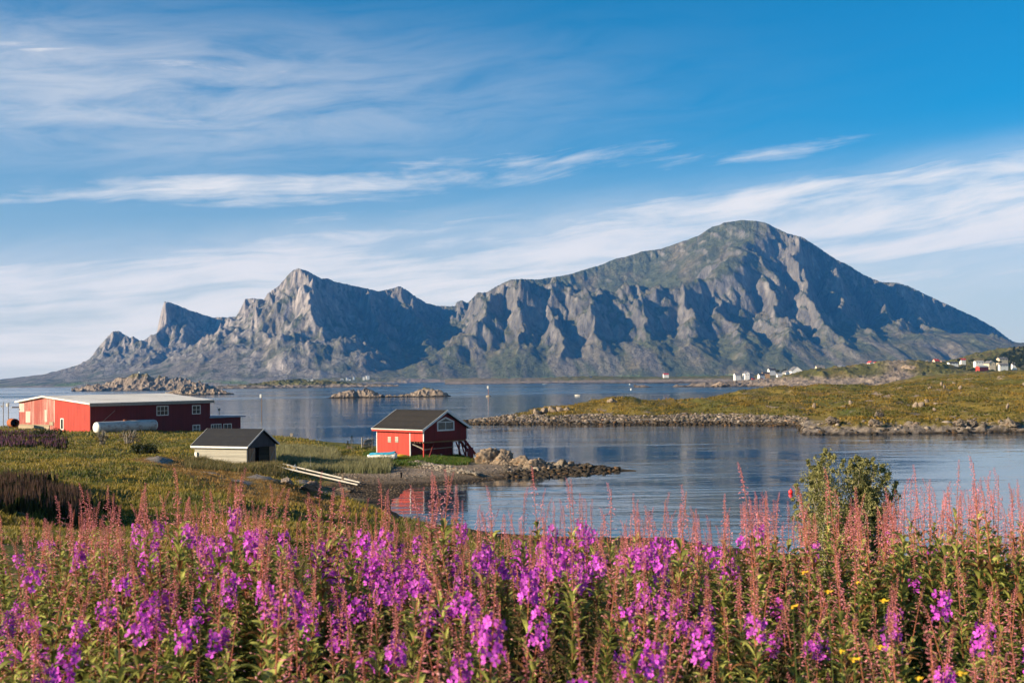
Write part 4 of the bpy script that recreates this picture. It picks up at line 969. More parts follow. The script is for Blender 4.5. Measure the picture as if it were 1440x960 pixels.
for px, y0, lab, kind in ((4.6, 565, 'thin dark post with a crosspiece, at the left edge of the yard', 0), (11.8, 566, 'thin post with a white lamp head, between the left edge and the rusty pipe', 1)):
    P = at(px, 600, 214); P.z = at(px, 601, 214).z; top = at(px, y0, 214).z - P.z
    o = empty('yard_post', P); tag(o, lab, 'post')
    MB().tube([(0, 0, -1.0), (0, 0, top)], 0.075, 8).build('pole', M_OLDWOOD, o)
    if kind:
        MB().box(-0.42, -0.10, -0.12, 0.12, top - 0.75, top - 0.12).build('lamp_head', M_WHITE, o); MB().box(-0.08, 0.12, -0.1, 0.1, top - 0.65, top - 0.02).build('bracket', M_GREY, o)
    else:
        MB().box(-0.5, 0.06, -0.06, 0.06, top - 0.8, top - 0.66).build('crosspiece', M_OLDWOOD, o); MB().bar((-0.5, 0, top - 0.75), (0, 0, top - 1.2), 0.06).build('brace', M_OLDWOOD, o)

# ------------------------------------------------------------------ slipway and odds and ends round the shore
def single(name, mb, mt, loc, lab, cat, group=None, rz=0.0, smooth=False, kind=None):
    o = mb.build(name, mt, None, smooth); o.location = loc; o.rotation_euler.z = rz
    return tag(o, lab, cat, group, kind)
def slip(a, b, r, mt, lab, lift, box=False, name='slip_rail', cat='rail'):
    A = gpt(*a); B = gpt(*b); n = 12; mb = MB(); pts = []
    for k in range(n + 1):
        p = A.lerp(B, k / n); pts.append(Vector((p.x - A.x, p.y - A.y, lift + (B.z - A.z) * k / n)))
    pts[0].z = lift
    if box: mb.bar(pts[0], pts[-1], r * 2, r * 2.2)
    else: mb.tube(pts, [r * (1 + 0.12 * math.sin(k * 2.1)) for k in range(n + 1)], 8)
    single(name, mb, mt, A, lab, cat, 'timbers of the slipway')
slip((384, 657.5), (503, 684.5), 0.085, M_DRIFT, 'long pale slipway rail, the nearer of the two', 0.22)
slip((397, 656), (506, 682.5), 0.08, M_DRIFT, 'long pale slipway rail, the farther of the two', 0.28)
slip((379, 652.5), (416, 664), 0.12, M_YTIM, 'thick yellow timber lying at the top of the slipway', 0.32, True, 'timber_beam', 'beam')
slip((402, 657.5), (424, 661.5), 0.07, M_YTIM, 'short yellow plank behind the thick yellow timber', 0.3, True, 'plank', 'plank')
slip((389, 660), (430, 667), 0.10, M_OLDWOOD, 'grey weathered log lying against the near rail', 0.18, False, 'log', 'log')
P = gpt(415, 665); mb = MB(); o = empty('trestle', P, R(20)); tag(o, 'white A shaped trestle standing by the slipway rails', 'trestle')
MB().bar((-0.35, 0, 0), (0.0, 0, 0.85), 0.07).build('leg', M_WHITE, o); MB().bar((0.35, 0.1, 0), (0.0, 0, 0.85), 0.07).build('leg', M_WHITE, o); MB().bar((-0.22, 0, 0.32), (0.22, 0.06, 0.32), 0.05).build('crossbar', M_WHITE, o)
P = gpt(436.5, 664); o = empty('marker_post', P); tag(o, 'pale square post with a thin rod above it, in front of the tall grass', 'post')
MB().box(-0.06, 0.06, -0.06, 0.06, -0.3, 0.8).build('post', M_WHITE, o); MB().tube([(0, 0, 0.8), (0, 0, 1.9)], 0.015, 6).build('rod', M_GREY, o)
P = gpt(410, 614.5); single('shore_post', MB().box(-0.28, 0.28, -0.15, 0.15, -0.4, 0.75).box(-2.6, -0.28, -0.05, 0.05, 0.05, 0.16), M_OLDWOOD, P, 'low dark stump post on the grass edge right of the shed', 'post')

def small_boat():
    P = at(538, 638, 132.5); P.z = gz(P.x, P.y) + 0.22; o = empty('rowing_boat', P, R(-20)); tag(o, 'small white rowing boat under a blue tarp, lying in the grass by the boathouse wall', 'boat')
    n = 14; L = 3.6; vs = []; prof = [(-1, 0.55), (-0.85, 0.2), (-0.45, 0.02), (0, 0), (0.45, 0.02), (0.85, 0.2), (1, 0.55)]
    for i in range(n + 1):
        q = i / n; wd = 0.72 * (math.sin(min(1, (q + 0.25) / 1.25) * math.pi) ** 0.6 if q < 1 else 0.02); wd = max(wd, 0.02)
        rise = 0.35 * max(0, q - 0.6) ** 2 * 4
        vs += [(L * (q - 0.5), wd * a, z * (1 + 0.25 * q) + rise) for a, z in prof]
    k = len(prof); fs = [(i * k + j, i * k + j + 1, (i + 1) * k + j + 1, (i + 1) * k + j) for i in range(n) for j in range(k - 1)] + [tuple(range(k))]
    h = MB().add(vs, fs).build('hull', M_WHITE, o, True); sm = h.modifiers.new('s', 'SOLIDIFY'); sm.thickness = 0.05
    vs = []; rr = random.Random(3)
    for i in range(11):
        q = 0.08 + 0.84 * i / 10; wd = 0.78 * (math.sin(min(1, (q + 0.25) / 1.25) * math.pi) ** 0.6)
        for j in range(9):
            s = -1 + j / 4; vs.append((L * (q - 0.5), wd * s * 1.03, 0.60 + 0.1 * q + 0.35 * max(0, q - 0.6) ** 2 * 4 + 0.26 * (1 - s * s) + rr.uniform(-0.04, 0.04) - (0.12 if abs(s) > 0.9 else 0)))
    fs = [(i * 9 + j, i * 9 + j + 1, (i + 1) * 9 + j + 1, (i + 1) * 9 + j) for i in range(10) for j in range(8)]
    MB().add(vs, fs).build('tarp', M_TARP, o)
    MB().box(-0.4, 0.4, -0.3, 0.3, -0.25, 0.06).build('keel_block', M_OLDWOOD, o)
    o.rotation_euler.x = R(-14)
small_boat()
P = at(562, 636, 133.5); P.z = gz(P.x, P.y) + 0.35
single('kayak', MB().tube([(-1.2, 0, 0), (-0.8, 0, 0.05), (0, 0, 0.08), (0.8, 0, 0.05), (1.2, 0, 0)], [0.05, 0.22, 0.3, 0.22, 0.05], 12), M_YEL, P, 'bright yellow kayak lying right of the tarped boat', 'kayak', None, R(20), True)
P = gpt(516, 631); o = empty('timber_stack', P, R(30)); tag(o, 'leaning stack of grey brown planks left of the boathouse', 'timber stack')
rr = random.Random(5)
for k in range(6):
    MB().bar((-0.7 + 0.1 * k, 0.08 * k, 0.15 + 0.2 * k), (0.9 + 0.08 * k, 0.1 * k, 0.3 + 0.21 * k), 0.42, 0.12).build('plank', M_OLDWOOD if k % 2 else M_WOOD, o)
MB().bar((-0.75, -0.1, -0.2), (-0.6, 0.3, 1.6), 0.14).build('stake', M_OLDWOOD, o); MB().bar((0.2, -0.3, -0.2), (0.35, 0.3, 1.5), 0.12).build('stake', M_OLDWOOD, o)
P = gpt(491, 631); single('crate', MB().box(-0.3, 0.3, -0.25, 0.25, -0.1, 0.35), M_WOOD, P, 'small brown crate in the grass beside the two spruces', 'crate')
P = gpt(564, 672); single('stake', MB().tube([(0, 0, -0.2), (0.03, 0, 0.35), (0.0, 0, 0.62)], [0.08, 0.09, 0.11], 8), M_DARK, P, 'short black stake on the pebble beach', 'stake')

# ------------------------------------------------------------------ markers, boats and floats on the water
def beacon(px, py0, py1, Y, lab, whitebox, rock):
    P = at(px, py1, Y); P.z = 0; h = at(px, py0, Y).z
    o = empty('beacon', P); tag(o, lab, 'beacon')
    MB().tube([(0, 0, -1), (0, 0, h)], 0.16 if rock else 0.11, 10).build('pole', M_WOOD if not rock else M_RUST, o)
    MB().box(-whitebox - 0.1, -0.1 + whitebox * 0.3, -0.4, 0.4, h - 2 * whitebox - 0.2, h + 0.1).build('top_mark', M_WHITE, o)
    if rock: MB().tube([(0, 0, -1), (0, 0, 0.5), (0, 0, 0.9)], [2.4, 1.4, 0.4], 9).build('footing', M_BLOCK, o)
beacon(367.8, 554.5, 580.6, 391, 'slim beacon pole with a white top mark, on the water behind the warehouse and shed', 0.45, False)
beacon(686.8, 542.5, 557.3, 715, 'beacon pole with white top mark on a small stone footing, right of the grassy islet', 0.75, True)
def motorboat():
    P = at(812, 556.2, 10.5 * 1600 / (556.2 - hor(812))); P.z = 0
    o = empty('motorboat', P, R(160), 0.62); tag(o, 'small white motorboat trailing a wake across the bay', 'motorboat')
    n = 10; L = 5.6; vs = []; prof = [(-1, 0.75), (-0.8, 0.2), (0, -0.15), (0.8, 0.2), (1, 0.75)]
    for i in range(n + 1):
        q = i / n; wd = 1.05 * (1 - max(0, q - 0.45) ** 2 * 3.2); vs += [(L * (q - 0.5), max(wd, 0.03) * a, z + 0.5 * max(0, q - 0.5)) for a, z in prof]
    fs = [(i * 5 + j, i * 5 + j + 1, i * 5 + j + 6, i * 5 + j + 5) for i in range(n) for j in range(4)] + [(0, 1, 2, 3, 4)]
    h = MB().add(vs, fs).build('hull', M_WHITE, o); sm = h.modifiers.new('s', 'SOLIDIFY'); sm.thickness = 0.06
    MB().prism([(-0.6, 0.5), (0.9, 0.5), (0.5, 1.7), (-0.5, 1.75)], -0.7, 0.7).build('cabin', M_GREY, o)
    MB().box(-2.9, -2.6, -0.25, 0.25, -0.2, 1.0).build('engine', M_DARK, o)
    vs = []; m = 30
    rr = random.Random(9)
    for i in range(m + 1):
        q = i / m; wdt = (0.5 + 5.0 * q) * (1 - 0.5 * q); xx = 3 + 62 * q
        vs += [(xx, -wdt + rr.uniform(-.5, .5), 0.02), (xx, wdt * 0.4 + rr.uniform(-.3, .3), 0.02)]
    fs = [(2 * i, 2 * i + 1, 2 * i + 3, 2 * i + 2) for i in range(m) if i < 8 or rr.random() < 0.62]
    f = MB().add(vs, fs).build('foam', M_FOAM); f.location = P; tag(f, 'white wake foam behind the motorboat', None, None, 'stuff')
motorboat()
def skiff(px, py, lab, L, rz):
    P = at(px, py, 10.5 * 1600 / (py - hor(px))); P.z = 0
    o = empty('skiff', P, rz); tag(o, lab, 'boat'); n = 8; vs = []; prof = [(-1, 0.9), (-0.8, 0.1), (0, -0.2), (0.8, 0.1), (1, 0.9)]
    for i in range(n + 1):
        q = i / n; wd = L * 0.17 * (1 - max(0, q - 0.45) ** 2 * 3.2); vs += [(L * (q - 0.5), max(wd, 0.03) * a, z + 0.4 * max(0, q - 0.5)) for a, z in prof]
    fs = [(i * 5 + j, i * 5 + j + 1, i * 5 + j + 6, i * 5 + j + 5) for i in range(n) for j in range(4)] + [(0, 1, 2, 3, 4)]
    h = MB().add(vs, fs).build('hull', M_WHITE, o); sm = h.modifiers.new('s', 'SOLIDIFY'); sm.thickness = 0.06
    MB().box(-L * 0.1, L * 0.12, -L * 0.1, L * 0.1, 0.3, 1.5).build('cuddy', M_WHITE, o)
skiff(766.5, 540.3, 'tiny white boat moored off the flat far shore', 9, R(10))
def buoy(px, py, r, mt, lab, Y=None):
    Y = Y or 10.5 * 1600 / (py - hor(px)); P = at(px, py, Y); P.z = 0
    o = empty('buoy', P); tag(o, lab, 'buoy'); vs = [(0, 0, 0)]
    MB().tube([(0, 0, -r * 0.3), (0, 0, 0.0), (0, 0, r * 0.5), (0, 0, r), (0, 0, r * 1.5), (0, 0, r * 1.75), (0, 0, r * 1.85)], [r * 0.4, r * 0.8, r, r * 1.02, r * 0.72, r * 0.4, r * 0.1], 16).build('float', mt, o, True)
    MB().tube([(0, 0, r * 1.8), (0, 0, r * 2.3)], r * 0.16, 8).build('eye', mt, o)
buoy(887.5, 548.5, 0.8, M_WHITE, 'white buoy floating beyond the headland')
buoy(885.5, 541, 0.9, M_FOAM, 'small pale buoy close under the far shore')
buoy(1112, 693, 0.20, M_BUOY, 'round bright red buoy floating left of the willow bush')

# ------------------------------------------------------------------ village houses
def house(px, py, wpx, hpx, Y, wall, roof, lab, th=20, ratio=1.5, roofh=0.45, gable=False, group=None, cat='house', sink=6.0, wins=True):
    P = at(px, py, Y); k = Y / FPX; Wm = wpx * k; Hm = hpx * k
    o = empty('house' if cat == 'house' else cat.replace(' ', '_'), P, R(th)); tag(o, lab, cat, group)
    a = abs(math.cos(R(th))); b = abs(math.sin(R(th)))
    if gable: g = Wm / (a + b * ratio * 0.8); l = g * ratio
    else: l = Wm / (a + b / ratio); g = l / ratio
    # local x spans the wall that faces us
    lx, ly = (g, l) if gable else (l, g)
    E = Hm * (1 - roofh) if not gable else Hm * (1 - roofh); Rz = Hm
    x0, x1 = -lx / 2, lx / 2
    if gable:
        MB().prism([(x0, -sink), (x1, -sink), (x1, E), (0, Rz - 0.05), (x0, E)], 0, ly).build('wall', wall, o)
        mb = MB()
        for s in (-1, 1): mb.prism([(s * (lx / 2 + 0.4), E - 0.4 * (Rz - E) / (lx / 2)), (0, Rz), (0, Rz + 0.3), (s * (lx / 2 + 0.4), E + 0.3 - 0.4 * (Rz - E) / (lx / 2))], -0.4, ly + 0.4)
        mb.build('roof', roof, o)
    else:
        vs = [(x, y, z) for x in (x0, x1) for y, z in ((0, -sink), (ly, -sink), (ly, E), (ly / 2, Rz - 0.05), (0, E))]
        MB().add(vs, [(0, 1, 2, 3, 4), (9, 8, 7, 6, 5)] + [(i, i + 5, (i + 1) % 5 + 5, (i + 1) % 5) for i in range(5)]).build('wall', wall, o)
        s_ = (Rz - E) / (ly / 2); mb = MB()
        for (ya, yb) in ((-0.4, ly / 2), (ly + 0.4, ly / 2)):
            za = E - 0.4 * s_; vs = [(x, y, z) for x in (x0 - 0.4, x1 + 0.4) for y, z in ((ya, za), (yb, Rz), (yb, Rz + 0.3), (ya, za + 0.3))]
            mb.add(vs, [(0, 1, 2, 3), (7, 6, 5, 4)] + [(i, i + 4, (i + 1) % 4 + 4, (i + 1) % 4) for i in range(4)])
        mb.build('roof', roof, o)
    if wins and lx > 5:
        n = max(2, int(lx / 3.2)); zw = E * 0.45
        for i in range(n):
            xc = x0 + lx * (i + 0.5) / n
            MB().box(xc - 0.5, xc + 0.5, -0.06, -0.01, zw, zw + min(1.2, E * 0.4)).build('window', M_GLASS, o)
        mb = MB(); mb.box(lx * 0.15, lx * 0.15 + 0.7, ly * 0.4, ly * 0.4 + 0.7, E, Rz + 0.9); mb.build('chimney', M_GREY, o)
    return o
HS = [
    (1038, 530.3, 10, 6, 2000, M_VW, M_RG, 'white house standing alone nearest the water at the left end of the village', 15, 1.5, .45, False),
    (1051, 529.5, 8, 7.5, 2000, M_VW, M_RG, 'tall white gabled house, second from the left end of the village', 8, 1.5, .4, True),
    (1058.5, 529.3, 5, 5, 2010, M_RL, M_RG, 'narrow pale grey house close behind the tall gabled white one', 8, 1.4, .35, True),
    (1072, 531, 10, 6, 1940, M_VW, M_RD, 'low white house with a dark roof in front of the ochre house', 20, 1.5, .4, False),
    (1078, 527.5, 11, 4.5, 2020, M_VO, M_RD, 'ochre house with a dark roof behind the low white one', 12, 1.6, .4, False),
    (1087, 523, 12, 5.5, 2100, M_VW, M_RD, 'white house with broad black roof, highest in the left half of the village', 15, 1.6, .5, False),
    (1099, 531, 12, 5.5, 1850, M_VW, M_RL, 'long low white building with a pale roof by the shore rocks', 10, 2.0, .4, False),
    (1108, 527.5, 9, 6, 1930, M_VW, M_RG, 'white house right behind the long low white building', 25, 1.3, .45, True),
    (1121, 522.5, 17, 7, 2000, M_VW, M_RG, 'largest white house of the village, with a wide steep gable', 5, 1.1, .85, True),
    (1120, 527.6, 14, 3.0, 1960, M_VB, M_RD, 'long dark lower house in front of the largest white gable', 5, 2.0, .5, False),
    (1126, 528.5, 9, 4.5, 1900, M_VR, M_RG, 'bright red house at the right end of the shore row', 20, 1.5, .4, False),
    (1060, 533.3, 5, 2.5, 1800, M_VR, M_RD, 'small dark red boat shed below the pale grey house', 10, 1.4, .4, False),
    (1071.5, 534, 5, 2.6, 1780, M_VR, M_RD, 'small dark red boat shed below the low white house', 10, 1.4, .4, True),
    (1112, 531.3, 6, 2.6, 1800, M_VR, M_RD, 'small dark red shed right of the long low white building', 10, 1.4, .4, False),
    (1154.5, 520, 12, 6.5, 1850, M_VC, M_RG, 'cream house with a large overhanging grey green roof on the knoll', 5, 1.3, .5, False),
    (1155.5, 525.5, 4, 4.5, 1750, M_VW, M_RG, 'tiny white gabled house, left one of a pair under the knoll', 5, 1.3, .4, True),
    (1166, 525.5, 3.6, 4.5, 1750, M_VW, M_RG, 'tiny white gabled house, right one of a pair under the knoll', 5, 1.3, .4, True),
    (1181, 518.5, 8, 4, 1700, M_VC, M_RL, 'cream house half hidden by the rising heath right of the knoll', 15, 1.5, .4, False),
    (1226, 512.5, 7, 4.6, 1330, M_VW, M_RR, 'white gabled house with a red roof, alone on the green slope', 15, 1.4, .45, True),
    (1234, 511.5, 9, 3.0, 1345, M_VW, M_RR, 'long red roofed outbuilding joined beside the white gabled house', 12, 1.8, .7, False),
    (1306, 510.5, 5, 4, 1450, M_VW, M_RG, 'small white house with a dark roof just right of the bare rock hump', 15, 1.3, .5, True),
    (1318, 510, 9, 5.2, 1400, M_VC, M_RR, 'cream house with a bright red roof left of the long white house', 20, 1.4, .5, False),
    (1327, 510, 6, 3.5, 1430, M_VB, M_RG, 'brown house tucked right of the red roofed cream house', 10, 1.4, .4, False),
    (1341.5, 513, 15, 4.2, 1350, M_VW, M_RD, 'long white house with a flat dark roof in the middle of the right cluster', 12, 2.2, .35, False),
    (1333, 516.8, 7, 4.2, 1250, M_VB, M_RL, 'small tan house in front of the long white one', 20, 1.3, .4, True),
    (1355, 507.5, 8, 3.6, 1500, M_VW, M_RR, 'white house with a red roof behind the long white one', 12, 1.6, .5, False),
    (1378, 511.5, 13, 4.2, 1350, M_VW, M_RL, 'white house with a pale roof left of the tall gabled house', 8, 1.8, .35, False),
    (1384, 518.8, 19, 4.6, 1220, M_VR, M_RL, 'long red barn with a pale roof below the white houses', 25, 2.4, .35, False),
    (1395.5, 515, 12, 7.5, 1280, M_VC, M_RG, 'tall cream house with its gable to us, right above the red barn', 12, 1.3, .45, True),
    (1411.5, 507.3, 15, 4.8, 1420, M_VC, M_RG, 'cream house highest on the right, under the wooded hill', 14, 2.0, .4, False),
    (1412, 516, 14, 5, 1280, M_VW, M_RG, 'white house right of the tall gabled cream one', 12, 2.0, .45, False),
    (1427, 514, 7, 3, 1290, M_VW, M_RD, 'small low white house nearest the right edge', 10, 1.6, .45, False),
    (937, 527.6, 8, 2.8, 2750, M_VW, M_RR, 'white farmhouse with an orange red roof alone on the flat shore', 10, 1.8, .6, False),
    (831.5, 531, 3.4, 2.2, 2850, M_VBL, M_RD, 'tiny blue hut on the flat shore', 5, 1.3, .4, False),
]
for h in HS: house(*h, cat='hut' if 'hut' in h[7] else 'shed' if 'shed' in h[7] else 'barn' if 'barn' in h[7] else 'house')
land_patch('far_shore', [([(425, 537, 5250), (450, 533, 5280), (480, 530.5, 5300), (520, 531, 5300), (560, 531.5, 5300), (600, 533, 5300), (640, 534, 5300)], 120, 2.2)],
           405, 670, 0.9, 5080, 5460, 9, 6, 60, lambda U, Y, Z, n: sstep(Z + 3 * n, 4, 7) * sstep(590 - U, 0, 60), 'strip of green farmland under the mountains')
hs2 = [(469, 535.5, 4.5, 2.4, 'leftmost white house of the far fishing village'), (481, 535, 6.5, 3.2, 'wide white house low in the far village'), (488.5, 532.5, 3.5, 2.6, 'white house high up left in the far village'), (492, 534.2, 3.4, 2.2, 'white house between the wide one and the tall one in the far village'),
       (497.5, 535.6, 4.5, 2.8, 'white house at the waterside in the middle of the far village'), (498, 531.8, 3, 3.2, 'tall narrow white house in the middle of the far village'), (511.5, 530.6, 3, 1.6, 'tiny pale house alone above the far village road'), (517.5, 530.6, 5.5, 3.2, 'big white house standing alone on the green slope of the far village'),
       (530, 535.2, 4.5, 2.6, 'white house right of the village centre, by the far quay'), (537, 535.8, 4, 2.4, 'pale house second from the right by the far quay'), (543, 535.5, 3.5, 2, 'rightmost pale house by the far quay')]
for i, (px, py, w_, h_, lab) in enumerate(hs2): house(px, py, w_, h_, 5215, M_VW if i % 4 else M_VC, M_RD if i % 3 == 0 else M_RG, lab, 10 + 5 * (i % 3), 1.5, .42, i % 3 == 1, 'houses of the far fishing village', 'house', 14.0, False)
for (px, py, w_, h_, lab) in ((438.5, 534.6, 4, 2.6, 'white house showing above the grassy skerry'), (432.5, 535.5, 3, 1.4, 'low white hut left of the white house above the skerry')): house(px, py, w_, h_, 2200, M_VW, M_RG, lab, 10, 1.4, .4, True, None, 'house' if h_ > 2 else 'hut', 6.0, False)
o = empty('cairn', at(196, 524.5, 1850)); tag(o, 'small white painted cairn on the summit of the highest islet', 'cairn')
MB().tube([(0, 0, -3), (0, 0, 1.2), (0, 0, 2.6)], [1.3, 1.1, 0.5], 9).build('stones', M_WHITE, o)
# ------------------------------------------------------------------ stones
def ico(sub):
    import bmesh
    bm = bmesh.new(); bmesh.ops.create_icosphere(bm, subdivisions=sub, radius=1.0)
    V = np.array([v.co[:] for v in bm.verts]); F = np.array([[v.index for v in f.verts] for f in bm.faces]); bm.free()
    return V, F
ICO = {k: ico(k) for k in (1, 2, 3, 5)}
def stone_shape(rng, sub, facets=14, rough=0.0, freq=2.0):
    V, F = ICO[sub]
    n = rng.normal(size=(facets, 3)); n /= np.linalg.norm(n, axis=1)[:, None]
    h = rng.uniform(0.5, 1.0, facets)
    dp = V @ n.T; r = np.where(dp > 0.05, h / np.maximum(dp, 0.05), 9).min(1); r = np.minimum(r, 1.25)
    if rough:
        o = rng.uniform(0, 50)
        r = r * (1 + rough * (ridged(V[:, 0] * freq + o, V[:, 1] * freq + V[:, 2] * freq * 1.7, 4) - 0.5) + rough * 0.6 * fbm(V[:, 2] * freq * 2 + o, V[:, 0] * freq * 2, 4))
    return V * r[:, None], F
def stone_mat():
    def b(n, bs):
        c = n.attr('Col').outputs['Color']; o = n.obj()
        a = n.noise(o, 2.2, 7, 0.7); g = n.noise(n.vmap(o, (1, 1, 2.2)), 0.9, 5, 0.65)
        cc = n.mix(1.0, c, n.ramp(a, [(0.28, 0.45), (0.5, 1.0), (0.72, 1.5)]), 'MULTIPLY')
        cc = n.mix(n.m('MULTIPLY', n.smooth(g, 0.56, 0.68), 0.55), cc, (0.36, 0.17, 0.05))
        n.l.new(cc, bs.inputs['Base Color']); n.l.new(n.bump(a, 0.22, 1.0), bs.inputs['Normal'])
    return pmat('stone', None, 0.9, 0.2, b)
STONE = stone_mat()
def rubble(name, pts, sizes, colours, label, seed, flat=0.7):
    rng = np.random.default_rng(seed); Vs = []; Fs = []; Cs = []; b = 0
    shapes = [stone_shape(rng, 1 if k < 20 else 2, 9) for k in range(26)]
    for i, (p, s, c) in enumerate(zip(pts, sizes, colours)):
        V, F = shapes[rng.integers(0, 20)] if s < 0.6 else shapes[20 + rng.integers(0, 6)]
        sc = s * np.array([rng.uniform(0.8, 1.5), rng.uniform(0.8, 1.3), rng.uniform(0.5, 0.95) * flat / 0.7]) / 2; a = rng.uniform(0, 6.28); ca, sa = math.cos(a), math.sin(a)
        W = V * sc; W = np.stack([W[:, 0] * ca - W[:, 1] * sa, W[:, 0] * sa + W[:, 1] * ca, W[:, 2]], 1) + p
        Vs.append(W); Fs.append(F + b); b += len(V); Cs.append(np.broadcast_to(np.array(c) * rng.uniform(0.6, 1.25), W.shape))
    o = link(name, np_mesh(name, np.concatenate(Vs), np.concatenate(Fs), STONE, np.concatenate(Cs)))
    return tag(o, label, None, None, 'stuff')
rng = np.random.default_rng(21)
def scatter_u(n, u0, u1, y0, y1, f, keep):
    U = rng.uniform(u0, u1, n); Y = np.sqrt(rng.uniform(y0 * y0, y1 * y1, n)); X = (U - 720) / FPX * Y; Z = f(X, Y); k = keep(U, Y, Z)
    return np.stack([X, Y, Z], 1)[k], U[k]
# breakwater stones of the headland
pts, uu = scatter_u(26000, 652, 1135, 236, 290, heath_z, lambda U, Y, Z: (Z > -0.15) & (Z < 1.55))
k = rng.permutation(len(pts))[:4600]; pts = pts[k]
sz = 0.22 + 0.75 * rng.uniform(0, 1, len(pts)) ** 2.5; tone = [(0.05, 0.038, 0.026) if p[2] < 0.55 else [(0.25, 0.205, 0.17), (0.16, 0.13, 0.11), (0.10, 0.085, 0.07)][i % 3] for i, p in enumerate(pts)]
rubble('shore_rubble', pts + [0, 0, 0.1], sz, tone, 'belt of loose grey stones along the headland shore', 3)
pts, uu = scatter_u(30000, 1120, 1500, 196, 226, heath_z, lambda U, Y, Z: (Z > -0.2) & (Z < 2.0))
pts = pts[:480]; sz = 0.2 + 1.1 * rng.uniform(0, 1, len(pts)) ** 3; tone = [(0.05, 0.04, 0.03) if p[2] < 0.7 else [(0.24, 0.20, 0.165), (0.15, 0.125, 0.10)][i % 2] for i, p in enumerate(pts)]
rubble('shore_rubble', pts, sz, tone, 'broken rock along the right shore of the inlet', 5)
# stony tip of the boathouse point
pts, uu = scatter_u(9000, 706, 868, 121, 139, near_z, lambda U, Y, Z: (Z > -0.1) & (Z < 2.0))
pts = pts[:1100]; sz = rng.uniform(0.15, 0.75, len(pts)) ** 1.2; tone = [(0.045, 0.035, 0.025) if p[2] < 0.40 else ((0.10, 0.085, 0.07) if i % 3 else (0.28, 0.23, 0.18)) for i, p in enumerate(pts)]
rubble('shore_rubble', pts, sz, tone, 'dark stones heaped on the tip of the boathouse point', 6)
# pebble ridge on the beach
pts, uu = scatter_u(40000, 560, 672, 117, 130, near_z, lambda U, Y, Z: np.abs(Y - (129.5 - (U - 590) * 0.11)) < 2.2 * np.exp(-((U - 612) / 42) ** 2) + 0.3)
pts = pts[:1300]; sz = rng.uniform(0.12, 0.45, len(pts)); tone = [(0.29, 0.245, 0.20) if i % 4 else (0.10, 0.085, 0.07) for i in range(len(pts))]
pts[:, 2] += np.exp(-((pts[:, 1] - (129.5 - (720 + 1600 * pts[:, 0] / pts[:, 1] - 590) * 0.11)) / 1.3) ** 2) * 0.28
rubble('beach_stones', pts, sz, tone, 'ridge of loose pale stones on the beach below the boathouse', 7)
pts, uu = scatter_u(40000, 395, 720, 100, 128, near_z, lambda U, Y, Z: (Z > 0.02) & (Z < 0.95) & (U > 380 + (Y - 100) * 2))
pts = pts[:2600]; sz = rng.uniform(0.06, 0.30, len(pts)) ** 1.1; tone = [(0.24, 0.19, 0.15) if p[2] > 0.4 else (0.10, 0.075, 0.055) for p in pts]
rubble('beach_stones', pts, sz, tone, 'scattered pebbles of the grey beach', 8)

def rock(px0, px1, pyt, pyb, seed, lab, group=None, Y=None, f=near_z, col_=(0.215, 0.165, 0.125), depth=0.9, sub=5, dark=0.25, name='rock', rough=0.2, rot=0.3):
    pc = (px0 + px1) / 2
    P = gpt(pc, pyb, f, 3, 900) if Y is None else at(pc, pyb, Y)
    wd = (px1 - px0) / FPX * P.y; ht = (pyb - pyt) / FPX * P.y
    r_ = np.random.default_rng(seed); V, F = stone_shape(r_, sub, 11, rough, 1.9)
    V = V / np.abs(V).max(0)
    a = rot; W = V * np.array([wd / 2, wd / 2 * depth, ht * 0.62]); W[:, 2] += ht * 0.38
    n = fbm(V[:, 0] * 3 + seed, V[:, 1] * 3 + V[:, 2] * 4, 4)
    C = np.broadcast_to(np.array(col_), V.shape).copy(); C = cmix(C, np.array(col_) * 0.5, sstep(n, 0.1, 0.35)); C = cmix(C, np.array((0.29, 0.23, 0.175)), sstep(-n, 0.1, 0.4) * 0.5)
    C = cmix(C, (0.05, 0.04, 0.03), sstep(dark - (W[:, 2] + P.z), 0, 0.15))
    o = link(name, np_mesh(name, W, F, STONE, C, False)); o.location = (P.x, P.y + wd / 2 * depth * 0.6, P.z)
    tag(o, lab, 'rock', group); return o
rock(666, 714, 627.5, 660, 4, 'largest pale rock on the point, with orange lichen on top, right of the boathouse stair', None, 131, depth=0.8)
rock(690, 728, 632, 658, 41, 'rounded pale rock leaning on the right side of the largest rock', None, 130.5)
rock(716, 762, 640, 661, 12, 'long sloping pale rock in the middle of the point', None, 129.5, depth=0.7)
rock(735, 778, 645, 663, 13, 'brown cracked rock below the sloping one on the point', None, 128, depth=0.6, col_=(0.22, 0.17, 0.13))
rock(754, 766, 641, 653, 14, 'upright light block standing at the crest of the point', None, 131)
rock(778, 800, 645, 660, 15, 'grey block among dark stones on the point', None, 130, col_=(0.20, 0.165, 0.13))
rock(798, 812, 648, 657, 16, 'light tan block nearest the tip of the point', None, 131)
rock(806, 838, 651, 662, 17, 'low dark rock at the tip of the point', None, 130, col_=(0.10, 0.08, 0.06))
rock(651, 664, 648, 658, 18, 'small tan boulder at the foot of the boathouse stair', None, 131)
rock(479, 490, 669, 680, 19, 'single pale boulder beside the slipway rails on the beach')
rock(416, 448, 676, 692, 20, 'reddish boulder group below the slipway', None, None, col_=(0.30, 0.2, 0.15), depth=0.7)
rock(392, 412, 668, 682, 22, 'grey pointed rock at the side of the slipway', None, None, col_=(0.22, 0.18, 0.16))
rock(470, 500, 684, 692, 23, 'flat dark rock at the water below the rails', None, None, col_=(0.14, 0.11, 0.09), depth=0.6)
